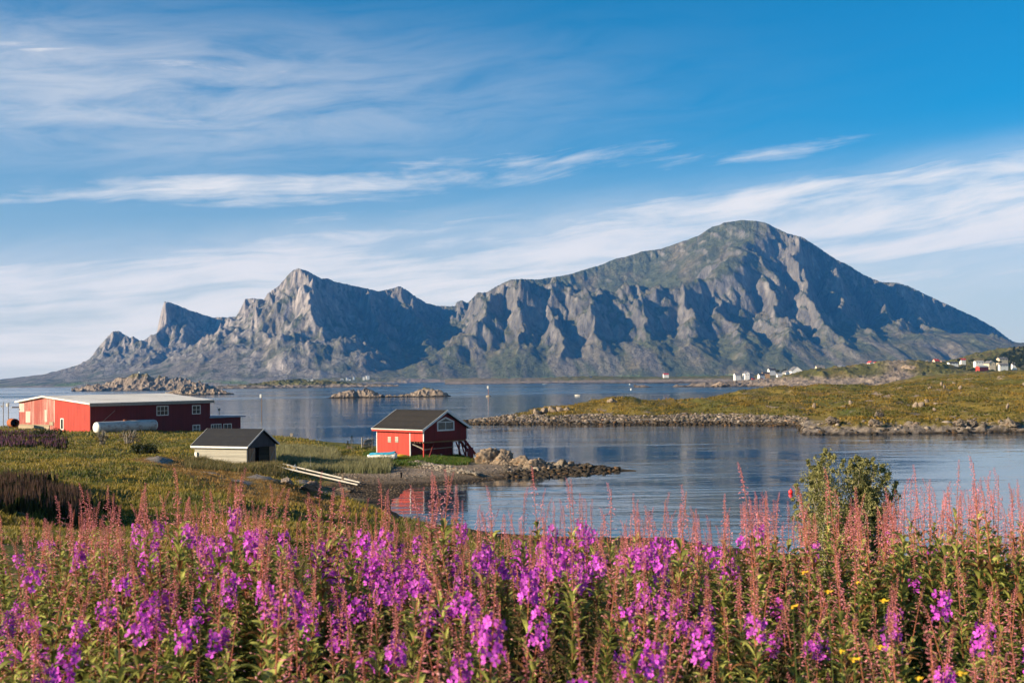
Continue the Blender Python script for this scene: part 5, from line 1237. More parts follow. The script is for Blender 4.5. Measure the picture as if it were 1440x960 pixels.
for i, (a, b, c, d, lab) in enumerate([
    (746, 760, 573, 583, 'tan boulder at the left end of the boulder row on the headland'), (757, 771, 573.5, 583, 'second boulder from the left in the row on the headland'), (768, 784, 571.5, 580, 'third boulder of the row on the headland'),
    (781, 794, 571.5, 578.5, 'fourth boulder of the row on the headland'), (792, 803, 571, 577.5, 'right end boulder of the row on the headland'), (853, 869, 558.5, 566, 'lone pinkish boulder on the crest of the headland'),
    (715, 724, 583, 590, 'boulder sticking up from the breakwater stones'), (1142, 1149, 566, 574, 'small pale boulder on the heath, lower left of a paired block'), (1193, 1199, 563, 570, 'pale upright stone on the heath'), (1182, 1193, 569, 574, 'low stone left of the pale upright stone'),
    (1284, 1294, 564, 573, 'left half of the split block on the heath'), (1292, 1303, 564, 574, 'right half of the split block on the heath'), (1300, 1308, 560, 566, 'dark lump above the split block'), (1313, 1323, 565, 569, 'flat stone right of the split block'),
    (1311, 1317, 574, 580, 'small boulder in a hollow of the heath'), (1303, 1312, 542.5, 547, 'low stone on the upper heath, left of the pair'), (1322, 1328, 536, 543, 'tall pale stone of the upper heath pair'), (1326, 1331, 541, 547, 'short stone below the tall pale one'),
    (1339, 1345, 536.5, 540, 'small stone on the skyline of the upper heath'), (1348, 1355, 541, 548, 'brown block in a shadowed hollow of the upper heath'), (1415, 1420, 566, 575, 'small pale stone near the right edge of the heath'), (1438, 1444, 537, 542, 'stone at the right edge of the upper heath'),
    (1220, 1244, 590, 603, 'orange lichened outcrop above the right shore'), (1228, 1246, 578, 588, 'round rock on top of the orange outcrop'), (1160, 1186, 585, 596, 'grey ledge where the dark shore meets the heath'),
    (1360, 1378, 590, 603, 'big grey block in the right shore cliff'), (1408, 1442, 588, 604, 'broad grey rock at the right end of the shore'), (1340, 1362, 588, 600, 'pale slab left of the big grey block')]):
    rock(a, b, c, d, 50 + i, lab, 'boulders on the headland', None, heath_z, col_=(0.25, 0.195, 0.15) if i < 22 else (0.17, 0.14, 0.115), sub=3 if i < 22 else 5, rough=0.3 if i < 22 else 0.5, depth=0.7)
for i, (a, b, c, d, lab) in enumerate([(1222, 1254, 525, 541, 'big smooth pale rock on the far rocky headland'), (1247, 1262, 530, 542, 'pinkish rock at the foot of the smooth one'), (1196, 1224, 530, 541, 'broken brown rock left of the big smooth rock'), (1168, 1200, 528, 541, 'rugged rock at the middle of the far headland'), (1138, 1168, 530, 542, 'rugged rock at the left of the far headland'),
                                       (1262, 1300, 508, 528, 'large bare rock hump on the skyline of the far headland'), (1000, 1030, 535, 544, 'jagged rock at the seaward end of the far headland'), (1100, 1130, 532, 543, 'low ragged rock between the seaward end and the rugged rocks')]):
    rock(a, b, c, d, 90 + i, lab, 'rocks of the far headland', (1180 if i != 5 else 1165) - i * 2, None, col_=(0.33, 0.255, 0.20), sub=5, dark=0.9, rough=0.35, depth=0.6)

# ------------------------------------------------------------------ grass and herbs as blades
def plant_mat(name, trans=0.35, rough=0.6):
    mt = bpy.data.materials.new(name); mt.use_nodes = True; n = NT(mt.node_tree); bs = mt.node_tree.nodes['Principled BSDF']
    c = n.attr('Col').outputs['Color']
    a = n.noise(n.obj(), 9.0, 3, 0.6)
    cc = n.mix(1.0, c, n.ramp(a, [(0.3, 0.75), (0.7, 1.25)]), 'MULTIPLY')
    n.l.new(cc, bs.inputs['Base Color']); bs.inputs['Roughness'].default_value = rough; bs.inputs['Specular IOR Level'].default_value = 0.25
    tr = n.new('ShaderNodeBsdfTranslucent'); n.l.new(cc, tr.inputs[0]); mx = n.new('ShaderNodeMixShader'); mx.inputs[0].default_value = trans
    n.l.new(bs.outputs[0], mx.inputs[1]); n.l.new(tr.outputs[0], mx.inputs[2])
    out = [q for q in n.n if q.type == 'OUTPUT_MATERIAL'][0]; n.l.new(mx.outputs[0], out.inputs[0])
    return mt
PLANT = plant_mat('plant_tissue'); 
def blades(name, P, hgt, wid, nb, spread, c_lo, c_hi, label, seed, lean=0.35, tipc=None, straw=0.2, cvar=None):
    """P (n,3) tuft bases; every tuft has nb bent blades of two segments"""
    r_ = np.random.default_rng(seed); n = len(P); N_ = n * nb
    B = np.repeat(P, nb, 0) + np.concatenate([r_.normal(0, 1, (N_, 2)) * np.repeat(np.broadcast_to(spread, (n,)), nb)[:, None], np.zeros((N_, 1))], 1)
    h = np.repeat(np.broadcast_to(hgt, (n,)), nb) * r_.uniform(0.55, 1.1, N_); w_ = np.repeat(np.broadcast_to(wid, (n,)), nb) * r_.uniform(0.7, 1.2, N_)
    a = r_.uniform(0, 6.283, N_); side = np.stack([np.cos(a), np.sin(a) * 0.6, np.zeros(N_)], 1) * (w_ / 2)[:, None]
    ln = r_.normal(0, lean, (N_, 2)) + np.array([0.10, 0.02])
    mid = B + np.concatenate([ln * 0.35 * h[:, None], (h * 0.55)[:, None]], 1); tip = B + np.concatenate([ln * h[:, None], h[:, None]], 1)
    B = B - [0, 0, 0.05]
    V = np.stack([B - side, B + side, mid - side * 0.8, mid + side * 0.8, tip], 1).reshape(-1, 3)
    i = np.arange(N_)[:, None] * 5
    F = np.concatenate([i + [0, 1, 3], i + [0, 3, 2], i + [2, 3, 4]], 0)
    t = r_.uniform(0, 1, (N_, 1)); base = np.array(c_lo) * (1 - t) + np.array(c_hi) * t
    if cvar is not None:
        cv_ = np.clip((np.repeat(cvar, nb) - 0.5) * 3 + 0.5, 0, 1)[:, None]; base = base * (np.array([0.52, 0.66, 0.6]) * (1 - cv_) + np.array([1.4, 1.15, 1.0]) * cv_)
    st = r_.uniform(0, 1, N_) < straw; base[st] = np.array(STRAW) * r_.uniform(0.6, 1.1, (st.sum(), 1))
    C = np.repeat(base[:, None], 5, 1)
    if tipc is not None:
        C[:, 4] = tipc; C[:, 2:4] = 0.5 * C[:, 2:4] + 0.5 * np.array(tipc)
    o = link(name, np_mesh(name, V, F, PLANT, C.reshape(-1, 3)))
    return tag(o, label, None, None, 'stuff')
def noise01(P, s, o=0, ky=1.0): return np.clip(0.5 + fbm(P[:, 0] / s + o, P[:, 1] / (s * ky), 3), 0, 1)
def field(n, u0, u1, y0, y1, keep, p=1.0):
    U = rng.uniform(u0, u1, n); t = rng.uniform(0, 1, n); Y = np.exp(math.log(y0) + t ** p * (math.log(y1) - math.log(y0))); X = (U - 720) / FPX * Y; Z = near_z(X, Y); k = keep(U, Y, Z)
    return np.stack([X, Y, Z], 1)[k], U[k]
rustm = lambda U, Y: blobm(U, Y, [(300, 98, 85, 19), (360, 84, 68, 16), (430, 88, 45, 12), (230, 112, 50, 10)])
def notslab(U, Y):
    m_ = np.zeros(U.shape)
    for (u0, y0, su, sy, h) in SLABS: m_ = np.maximum(m_, np.exp(-(((U - u0) / su) ** 2 + ((Y - y0) / sy) ** 2)))
    return m_ < 0.42
noshed = lambda U, Y: ~((U > 268) & (U < 390) & (Y > 122.5) & (Y < 133))
# meadow
P_, U_ = field(30000, -60, 660, 22, 235, lambda U, Y, Z: (Z > 0.42) & notslab(U, Y) & (rustm(U, Y) < 0.4) & ~((U > 440) & (Z < 0.98) & (Y > 100)) & noshed(U, Y) & (U < 660 - (Y < 80) * 0), 1.0)
cv = noise01(P_, 5, 0, 2.6) * 0.75 + noise01(P_, 1.2, 9, 2) * 0.25
blades('meadow_grass', P_, 0.09 + 0.0011 * P_[:, 1] + 0.16 * noise01(P_, 4, 3) ** 2, 0.02 + 0.0007 * P_[:, 1], 7, 0.10 + 0.002 * P_[:, 1], (0.125, 0.120, 0.016), (0.26, 0.215, 0.038), 'rough green and ochre meadow grass on the hillside', 31, 0.4, None, 0.18, cv)
P_, U_ = field(6500, 120, 540, 68, 126, lambda U, Y, Z: (Z > 0.42) & notslab(U, Y) & (rustm(U, Y) > 0.32) & noshed(U, Y))
blades('heather', P_, 0.10 + 0.1 * noise01(P_, 3), 0.05, 7, 0.2, (0.17, 0.095, 0.018), (0.36, 0.19, 0.05), 'rust coloured low heather round the bare rock slabs', 32, 0.5, None, 0.3)
# lush green strip round the boathouse
P_, U_ = field(5200, 515, 655, 128, 150, lambda U, Y, Z: (Z > 0.86))
inb = [(abs(((p[0] - BH[1].x) * BH[2][0] + (p[1] - BH[1].y) * BH[2][1]) - BH[4] / 2) < BH[4] / 2 + 0.1) and (3.0 < ((p[0] - BH[1].x) * BH[3][0] + (p[1] - BH[1].y) * BH[3][1]) < BH[5] + 0.1) for p in P_]
P_ = P_[~np.array(inb)]
blades('shore_grass', P_, 0.28 + 0.25 * noise01(P_, 2), 0.09, 7, 0.22, (0.05, 0.10, 0.010), (0.10, 0.15, 0.02), 'bright green grass in front of the boathouse', 33, 0.4, None, 0.05)
# tall pale lyme grass
P_, U_ = field(6500, 385, 545, 121, 152, lambda U, Y, Z: (Z > 0.62) & (U > 392 + (Y < 126) * 30) & (Y < 133 + (U < 470) * 19))
blades('tall_grass', P_, 0.75 + 0.45 * noise01(P_, 3), 0.07, 6, 0.22, (0.085, 0.105, 0.035), (0.19, 0.20, 0.085), 'tall pale green lyme grass behind the slipway', 34, 0.22, (0.24, 0.22, 0.11), 0.08)
P_, U_ = field(2600, 262, 420, 112, 123.0, lambda U, Y, Z: (Z > 0.7) & (U < 395))
blades('weeds', P_, 0.35 + 0.5 * noise01(P_, 1.2), 0.05, 6, 0.25, (0.075, 0.085, 0.02), (0.16, 0.13, 0.05), 'tangled weeds along the front of the shed', 35, 0.35, None, 0.35)
# near shore under the flowers
P_, U_ = field(15000, 300, 1560, 10, 93, lambda U, Y, Z: (Z > 0.12) & ((U > 560) | (Y < 26)))
blades('bank_grass', P_, 0.30 + 0.2 * noise01(P_, 3), 0.012 + 0.0006 * P_[:, 1], 7, 0.2, (0.10, 0.105, 0.02), (0.20, 0.17, 0.035), 'ochre grass on the near bank of the inlet', 36, 0.4, None, 0.25)
# heath tussocks across the water
U = rng.uniform(690, 1480, 26000); Y = rng.uniform(203, 560, 26000); X = (U - 720) / FPX * Y; Z = heath_z(X, Y); k = (Z > 1.75) & (Y < 470 + (U > 1200) * 90)
P_ = np.stack([X, Y, Z], 1)[k]; cv = noise01(P_, 10, 0, 3.5) * 0.75 + noise01(P_, 3, 5, 3) * 0.25
blades('heath_tussocks', P_, 0.15 + 0.6 * noise01(P_, 7, 3) ** 2, 0.35, 5, 0.5, (0.130, 0.108, 0.018), (0.23, 0.170, 0.034), 'ochre and olive tussocks covering the headland', 37, 0.6, None, 0.04, cv)

# far fireweed patches on the hillside
def spikes(name, P, h, w_, label, seed, lo, hi, tip):
    r_ = np.random.default_rng(seed); n = len(P)
    hh = h * r_.uniform(0.7, 1.15, n); a = r_.uniform(0, 3.14, n)
    V = []; F = []; C = []
    ln = r_.normal(0, 0.06, (n, 2))
    T = P + np.concatenate([ln * hh[:, None], hh[:, None]], 1)
    col_lo = np.array(lo) * r_.uniform(0.6, 1.3, (n, 1)); col_t = np.array(tip) * r_.uniform(0.5, 1.25, (n, 1))
    for q in range(2):
        s = np.stack([np.cos(a + q * 1.57), np.sin(a + q * 1.57), 0 * a], 1) * w_
        M1 = P * 0.45 + T * 0.55
        V.append(np.stack([P - s * 1.6, P + s * 1.6, M1 - s * 1.1, M1 + s * 1.1, M1 + [0, 0, 0.001] - s * 0.55, M1 + [0, 0, 0.001] + s * 0.55, T], 1))
        cc = np.stack([col_lo * 0.6, col_lo * 0.6, col_lo, col_lo, col_t, col_t, col_t], 1); C.append(cc)
    V = np.concatenate(V).reshape(-1, 3); C = np.concatenate(C).reshape(-1, 3); i = np.arange(2 * n)[:, None] * 7
    F = np.concatenate([i + [0, 1, 3], i + [0, 3, 2], i + [4, 5, 6]])
    return tag(link(name, np_mesh(name, V, F, PLANT, C)), label, None, None, 'stuff')
P_, U_ = field(4200, -70, 175, 38, 66, lambda U, Y, Z: (U < 50 + (66 - Y) * 6.5 + 50 * perlin(U / 25, Y / 4)) & (Y > 41 + np.maximum(U, 0) * 0.05 + 3 * perlin(U / 30, Y * 0)) & (perlin(U / 14, Y / 2.5) > -0.35))
spikes('fireweed_thicket', P_, 0.9, 0.045, 'dark thicket of fading fireweed in the hollow on the left', 41, (0.06, 0.064, 0.018), None, (0.16, 0.095, 0.065))
P_, U_ = field(1300, -80, 95, 125, 185, lambda U, Y, Z: (Z > 0.5) & (U + (Y - 125) * 0.4 < 95 + 30 * perlin(U / 20, Y / 9)) & (perlin(U / 16 + 5, Y / 8) > -0.25))
spikes('fireweed_thicket', P_, 1.0, 0.13, 'mauve fireweed patch below the warehouse end wall', 42, (0.08, 0.07, 0.02), None, (0.20, 0.09, 0.13))
# white umbel dots
# ------------------------------------------------------------------ shrubs and small trees
def leaf_cloud(rng_, centres, radii, n, size, c0, c1, flat=1.0):
    k = len(centres); idx = rng_.integers(0, k, n); d_ = rng_.normal(size=(n, 3)); d_ /= np.linalg.norm(d_, axis=1)[:, None]
    P = centres[idx] + d_ * (radii[idx] * rng_.uniform(0.3, 1.0, n) ** 0.5)[:, None] * np.array([1, 1, flat])
    a = rng_.normal(size=(n, 3)); a /= np.linalg.norm(a, axis=1)[:, None]; b = np.cross(a, rng_.normal(size=(n, 3))); b /= np.linalg.norm(b, axis=1)[:, None]
    s = size * rng_.uniform(0.6, 1.3, n)[:, None]
    V = np.stack([P - a * s, P + b * s * 0.42, P + a * s, P - b * s * 0.42], 1).reshape(-1, 3); F = np.arange(4 * n).reshape(-1, 4)
    t = rng_.uniform(0, 1, (n, 1)); C = np.repeat((np.array(c0) * (1 - t) + np.array(c1) * t)[:, None], 4, 1).reshape(-1, 3)
    return V, F, C
def willow():
    P = at(1172, 790, 18.0); P.z = gz(P.x, P.y); o = empty('willow_bush', P)
    tag(o, 'round grey green willow bush standing in front of the water on the right', 'bush')
    r_ = random.Random(4); ends = []; mb = MB()
    S = 18.0 / FPX
    top = at(1190, 634, 18).z - P.z; wid = 148 * S
    targets = []
    for k in range(110):
        a = r_.uniform(0, 6.28); q = math.sqrt(r_.uniform(0.05, 1)); zz = r_.uniform(0.40, 1.0)
        lim = math.sqrt(max(0.0, 1 - ((zz - 0.66) / 0.42) ** 2))
        targets.append(Vector((q * lim * wid * 0.5 * math.cos(a) + 0.16 + 0.25 * (1 - zz), q * lim * wid * 0.42 * math.sin(a), zz * top * 0.94)))
    stems = [Vector((r_.uniform(-0.22, 0.22), r_.uniform(-0.15, 0.15), -0.1)) for _ in range(7)]
    for t in targets:
        s = stems[r_.randrange(7)]; m1 = s.lerp(t, 0.35) + Vector((r_.uniform(-.06, .06), r_.uniform(-.06, .06), 0.12)); m2 = s.lerp(t, 0.7) + Vector((r_.uniform(-.05, .05), r_.uniform(-.05, .05), 0.05))
        mb.tube([s, m1, m2, t], [0.016, 0.012, 0.008, 0.004], 5); ends.append((m2, t))
    mb.build('stems', M_OLDWOOD, o)
    cs = []; rs = []
    for m2, t in ends:
        for k in range(7):
            u = k / 6; p = m2.lerp(t, u) + Vector((r_.gauss(0, .07), r_.gauss(0, .07), r_.gauss(0, .06))); cs.append(p[:]); rs.append(r_.uniform(0.07, 0.16))
        for k in range(3):   # shoots that break the outline
            cs.append((t + Vector((r_.gauss(0, .06), r_.gauss(0, .06), 0.05 + 0.06 * k)))[:]); rs.append(0.035)
    g = np.random.default_rng(8); V, F, C = leaf_cloud(g, np.array(cs), np.array(rs), 62000, 0.023, (0.115, 0.125, 0.034), (0.36, 0.33, 0.14))
    cr = link('crown', np_mesh('crown', V, F, PLANT, C), o)
    # fine bare twigs underneath
    mb = MB()
    for k in range(70):
        s = stems[r_.randrange(7)] + Vector((r_.uniform(-.1, .1), 0, 0)); a = r_.uniform(0, 6.28); ln = r_.uniform(0.5, 1.1)
        e = s + Vector((math.cos(a) * ln * 0.75, math.sin(a) * ln * 0.5, ln * 0.95)); m_ = s.lerp(e, .5) + Vector((0, 0, .06)); mb.tube([s, m_, e], [0.006, 0.004, 0.002], 4)
    mb.build('twigs', M_OLDWOOD, o)
    mb = MB(); V, F, C = leaf_cloud(g, np.array([(0.05 + 0.5 * math.cos(i), 0.3 * math.sin(i * 2), 0.35 + 0.3 * ((i * 7) % 5) / 5) for i in range(40)]), np.full(40, 0.12), 700, 0.022, (0.07, 0.08, 0.03), (0.14, 0.13, 0.05))
    link('low_leaves', np_mesh('low_leaves', V, F, PLANT, C), o)
willow()
def shrub(px, py, wpx, hpx, lab, n, c0, c1, bare=False, seed=0, name='shrub', Y=None):
    P = gpt(px, py) if Y is None else at(px, py, Y); k = P.y / FPX; W = wpx * k; Hh = hpx * k; o = empty(name, P); tag(o, lab, 'shrub')
    r_ = random.Random(seed); mb = MB()
    for i in range(26 if bare else 9):
        a = r_.uniform(0, 6.28); e = Vector((math.cos(a) * W * 0.5 * r_.uniform(.3, 1), math.sin(a) * W * 0.35, Hh * r_.uniform(.6, 1.0))); s = Vector((r_.uniform(-.15, .15) * W, 0, -0.2))
        mb.tube([s, s.lerp(e, .5) + Vector((0, 0, .1 * Hh)), e], [0.05, 0.035, 0.015], 4)
    mb.build('stems', M_OLDWOOD, o)
    g = np.random.default_rng(seed + 5); m_ = 22
    cs = np.stack([g.uniform(-.38, .38, m_) * W, g.uniform(-.3, .3, m_) * W, Hh * g.uniform(0.2, 0.8, m_)], 1); V, F, C = leaf_cloud(g, cs, g.uniform(.14, .24, m_) * min(W, Hh * 2.2), n, 0.11 if P.y < 300 else 0.5, c0, c1, 0.8)
    link('crown', np_mesh('crown', V, F, PLANT, C), o)
DG0, DG1 = (0.025, 0.035, 0.010), (0.06, 0.065, 0.02)
shrub(203, 640, 36, 16, 'dense dark green shrub in the meadow left of the shed', 2600, DG0, DG1, False, 1)
shrub(62, 616, 44, 14, 'low dark shrub in front of the faded warehouse wall', 2200, DG0, DG1, False, 2)
shrub(143, 626, 22, 22, 'thin brown twiggy shrub in front of the tank end', 350, (0.08, 0.06, 0.03), (0.13, 0.10, 0.04), True, 3)
shrub(181, 624, 34, 20, 'wide reddish brown leafless shrub in front of the tank', 420, (0.09, 0.05, 0.035), (0.13, 0.08, 0.05), True, 4)
shrub(108, 604.5, 14, 5, 'small green bush at the foot of the block plinth', 500, DG0, DG1, False, 6)
def spruce(px, py, hpx, lab, seed):
    P = gpt(px, py); Hh = hpx * P.y / FPX; o = empty('spruce', P); tag(o, lab, 'tree', 'young spruces by the boathouse')
    MB().tube([(0, 0, -0.2), (0, 0, Hh * 0.95)], [0.06, 0.01], 6).build('trunk', M_OLDWOOD, o)
    g = np.random.default_rng(seed); n = 1700; t = g.uniform(0, 1, n) ** 0.8; zz = Hh * (0.08 + 0.92 * t); layer = 0.75 + 0.25 * np.sin(zz / Hh * 38); rad = (1 - t) * Hh * 0.36 * layer * g.uniform(.2, 1, n) ** .5; a = g.uniform(0, 6.28, n)
    Pp = np.stack([rad * np.cos(a), rad * np.sin(a), zz - rad * 0.25], 1); dr = np.stack([np.cos(a), np.sin(a), -0.1 + 0 * a], 1); up = np.array([0, 0, 1.0]); sd_ = np.cross(dr, up); s = 0.10
    V = np.stack([Pp - sd_ * s * .3, Pp + sd_ * s * .3, Pp + dr * s * 1.4 + up * .02], 1).reshape(-1, 3); F = np.arange(3 * n).reshape(-1, 3); c = g.uniform(0, 1, (n, 1)); C = np.repeat((np.array((0.018, 0.035, 0.014)) * (1 - c) + np.array((0.05, 0.08, 0.025)) * c)[:, None], 3, 1).reshape(-1, 3)
    link('crown', np_mesh('crown', V, F, PLANT, C), o)
spruce(495, 631, 19, 'taller of the two small spruces left of the boathouse', 1); spruce(489, 632, 12, 'shorter spruce squeezed against the taller one', 2); spruce(523.5, 631, 27, 'young spruce behind the left corner of the boathouse', 3)
# trees of the village
def far_tree(px, py, wpx, hpx, Y, lab, seed):
    P = at(px, py, Y); k = Y / FPX; W = wpx * k; Hh = hpx * k; o = empty('tree', P); tag(o, lab, 'tree', 'trees of the village')
    MB().tube([(0, 0, -3), (0, 0, Hh * 0.5)], [0.3, 0.15], 5).build('trunk', M_OLDWOOD, o)
    g = np.random.default_rng(seed); m_ = 9; cs = np.stack([g.uniform(-.36, .36, m_) * W, g.uniform(-.3, .3, m_) * W, Hh * g.uniform(0.3, 0.85, m_)], 1)
    V, F, C = leaf_cloud(g, cs, g.uniform(.13, .25, m_) * min(W, Hh * 1.6), 420, 0.8, (0.02, 0.032, 0.012), (0.05, 0.06, 0.02)); link('crown', np_mesh('crown', V, F, PLANT, C), o)
TR = [(1094, 524, 9, 4, 2050, 'dark tree clump between the black roofed house and the largest gable'), (1102, 524, 8, 5, 2060, 'dark tree clump left of the largest white gable'), (1135, 525.5, 8, 4.5, 1900, 'dark tree clump right of the largest white gable'), (1143, 525, 8, 4, 1850, 'dark tree clump left of the cream house on the knoll'),
      (1163, 523, 8, 4.5, 1800, 'dark tree clump below the cream house on the knoll'), (1173, 522, 9, 4, 1780, 'dark tree clump near the half hidden cream house'), (1290, 514, 6, 6, 1250, 'dark tree in the notch right of the bare rock hump'), (1313, 512, 6, 3.5, 1440, 'dark tree left of the red roofed cream house'),
      (1326, 513, 8, 4, 1370, 'dark tree in front of the brown house'), (1349, 508, 8, 3.5, 1480, 'dark tree between the two red roofed houses'), (1367, 509, 9, 4, 1500, 'dark tree left of the pale roofed house'), (1388, 509, 6, 4, 1400, 'dark tree above the long red barn'),
      (1404, 510.5, 12, 4, 1380, 'dark tree clump between the two rows of cream houses'), (1424, 508, 9, 5, 1400, 'dark tree right of the highest cream house'), (1433, 517, 10, 6, 1250, 'dark tree at the right edge below the wood'), (1352, 521, 12, 4, 1180, 'dark bush clump in the field left of the red barn'), (1366, 522, 12, 4, 1170, 'dark bush clump below the red barn, left one'), (1393, 523.5, 11, 4, 1150, 'dark bush clump below the red barn, right one')]
for i, t_ in enumerate(TR): far_tree(*t_, 200 + i)
# wood on the right hill
g = np.random.default_rng(77); n = 420; U = g.uniform(1375, 1470, n); Y = g.uniform(1430, 1680, n); ZZ = np.array([grid_z(VHD, u, y) for u, y in zip(U, Y)]); X = (U - 720) / FPX * Y
kk = (Y < 1445 + (U - 1370) * 4.2); cs = np.stack([X, Y, ZZ + 2.0], 1)[kk]; V, F, C = leaf_cloud(g, cs, g.uniform(1.5, 3.2, len(cs)), 26000, 1.0, (0.016, 0.028, 0.010), (0.045, 0.055, 0.018)); tag(link('woodland', np_mesh('woodland', V, F, PLANT, C)), 'dark birch wood on the hill at the right edge', None, None, 'stuff')
# ------------------------------------------------------------------ fireweed
CAMP = Vector((0, 0, H_EYE))
LEAF0 = (0.060, 0.092, 0.016); LEAF1 = (0.42, 0.43, 0.11); PINK = (0.82, 0.30, 0.37); PINK2 = (0.88, 0.48, 0.48); MAG = (0.50, 0.04, 0.56); MAG2 = (0.74, 0.14, 0.76)
class NP:
    def __init__(s): s.V = []; s.F = []; s.C = []; s.n = 0
    def add(s, V, F, C):
        V = np.asarray(V, float); s.V.append(V); s.F.append(np.asarray(F) + s.n); s.C.append(np.broadcast_to(np.asarray(C, float), V.shape)); s.n += len(V)
    def data(s): return np.concatenate(s.V), np.concatenate(s.F), np.concatenate(s.C)
def frame(t):
    t = t / np.linalg.norm(t); r_ = np.array([1.0, 0, 0]) if abs(t[0]) < 0.9 else np.array([0, 1.0, 0]); a = np.cross(t, r_); a /= np.linalg.norm(a); return t, a, np.cross(t, a)
OCT = np.array([[0, 1, 2], [0, 2, 3], [0, 3, 1], [4, 2, 1], [4, 3, 2], [4, 1, 3]])
def bud(M, p, d_, L, w_, c):
    t, a, b = frame(d_); m_ = p + t * L * 0.45
    M.add([p] + [m_ + w_ * (math.cos(k * 2.094) * a + math.sin(k * 2.094) * b) for k in range(3)] + [p + t * L], OCT, c)
def leaf(M, p, out, L, w_, rise, droop, c, rr):
    """lanceolate leaf, folded along its midrib: 4 segments"""
    up = np.array([0, 0, 1.0]); s = np.cross(out, up); s /= np.linalg.norm(s); pts = []; q = p.copy(); ang = rise
    for k in range(5):
        pts.append(q.copy()); q = q + (out * math.cos(ang) + up * math.sin(ang)) * L / 4; ang -= droop / 4
    ws = [0.25, 0.9, 1.0, 0.62, 0.0]; V = []
    for k in range(5):
        lift = up * w_ * ws[k] * 0.35
        V += [pts[k] - s * w_ * ws[k] / 2 + lift, pts[k], pts[k] + s * w_ * ws[k] / 2 + lift]
    F = []
    for k in range(4):
        for j in (0, 1):
            a = k * 3 + j; F += [[a, a + 1, a + 4], [a, a + 4, a + 3]]
    M.add(V, F, c)
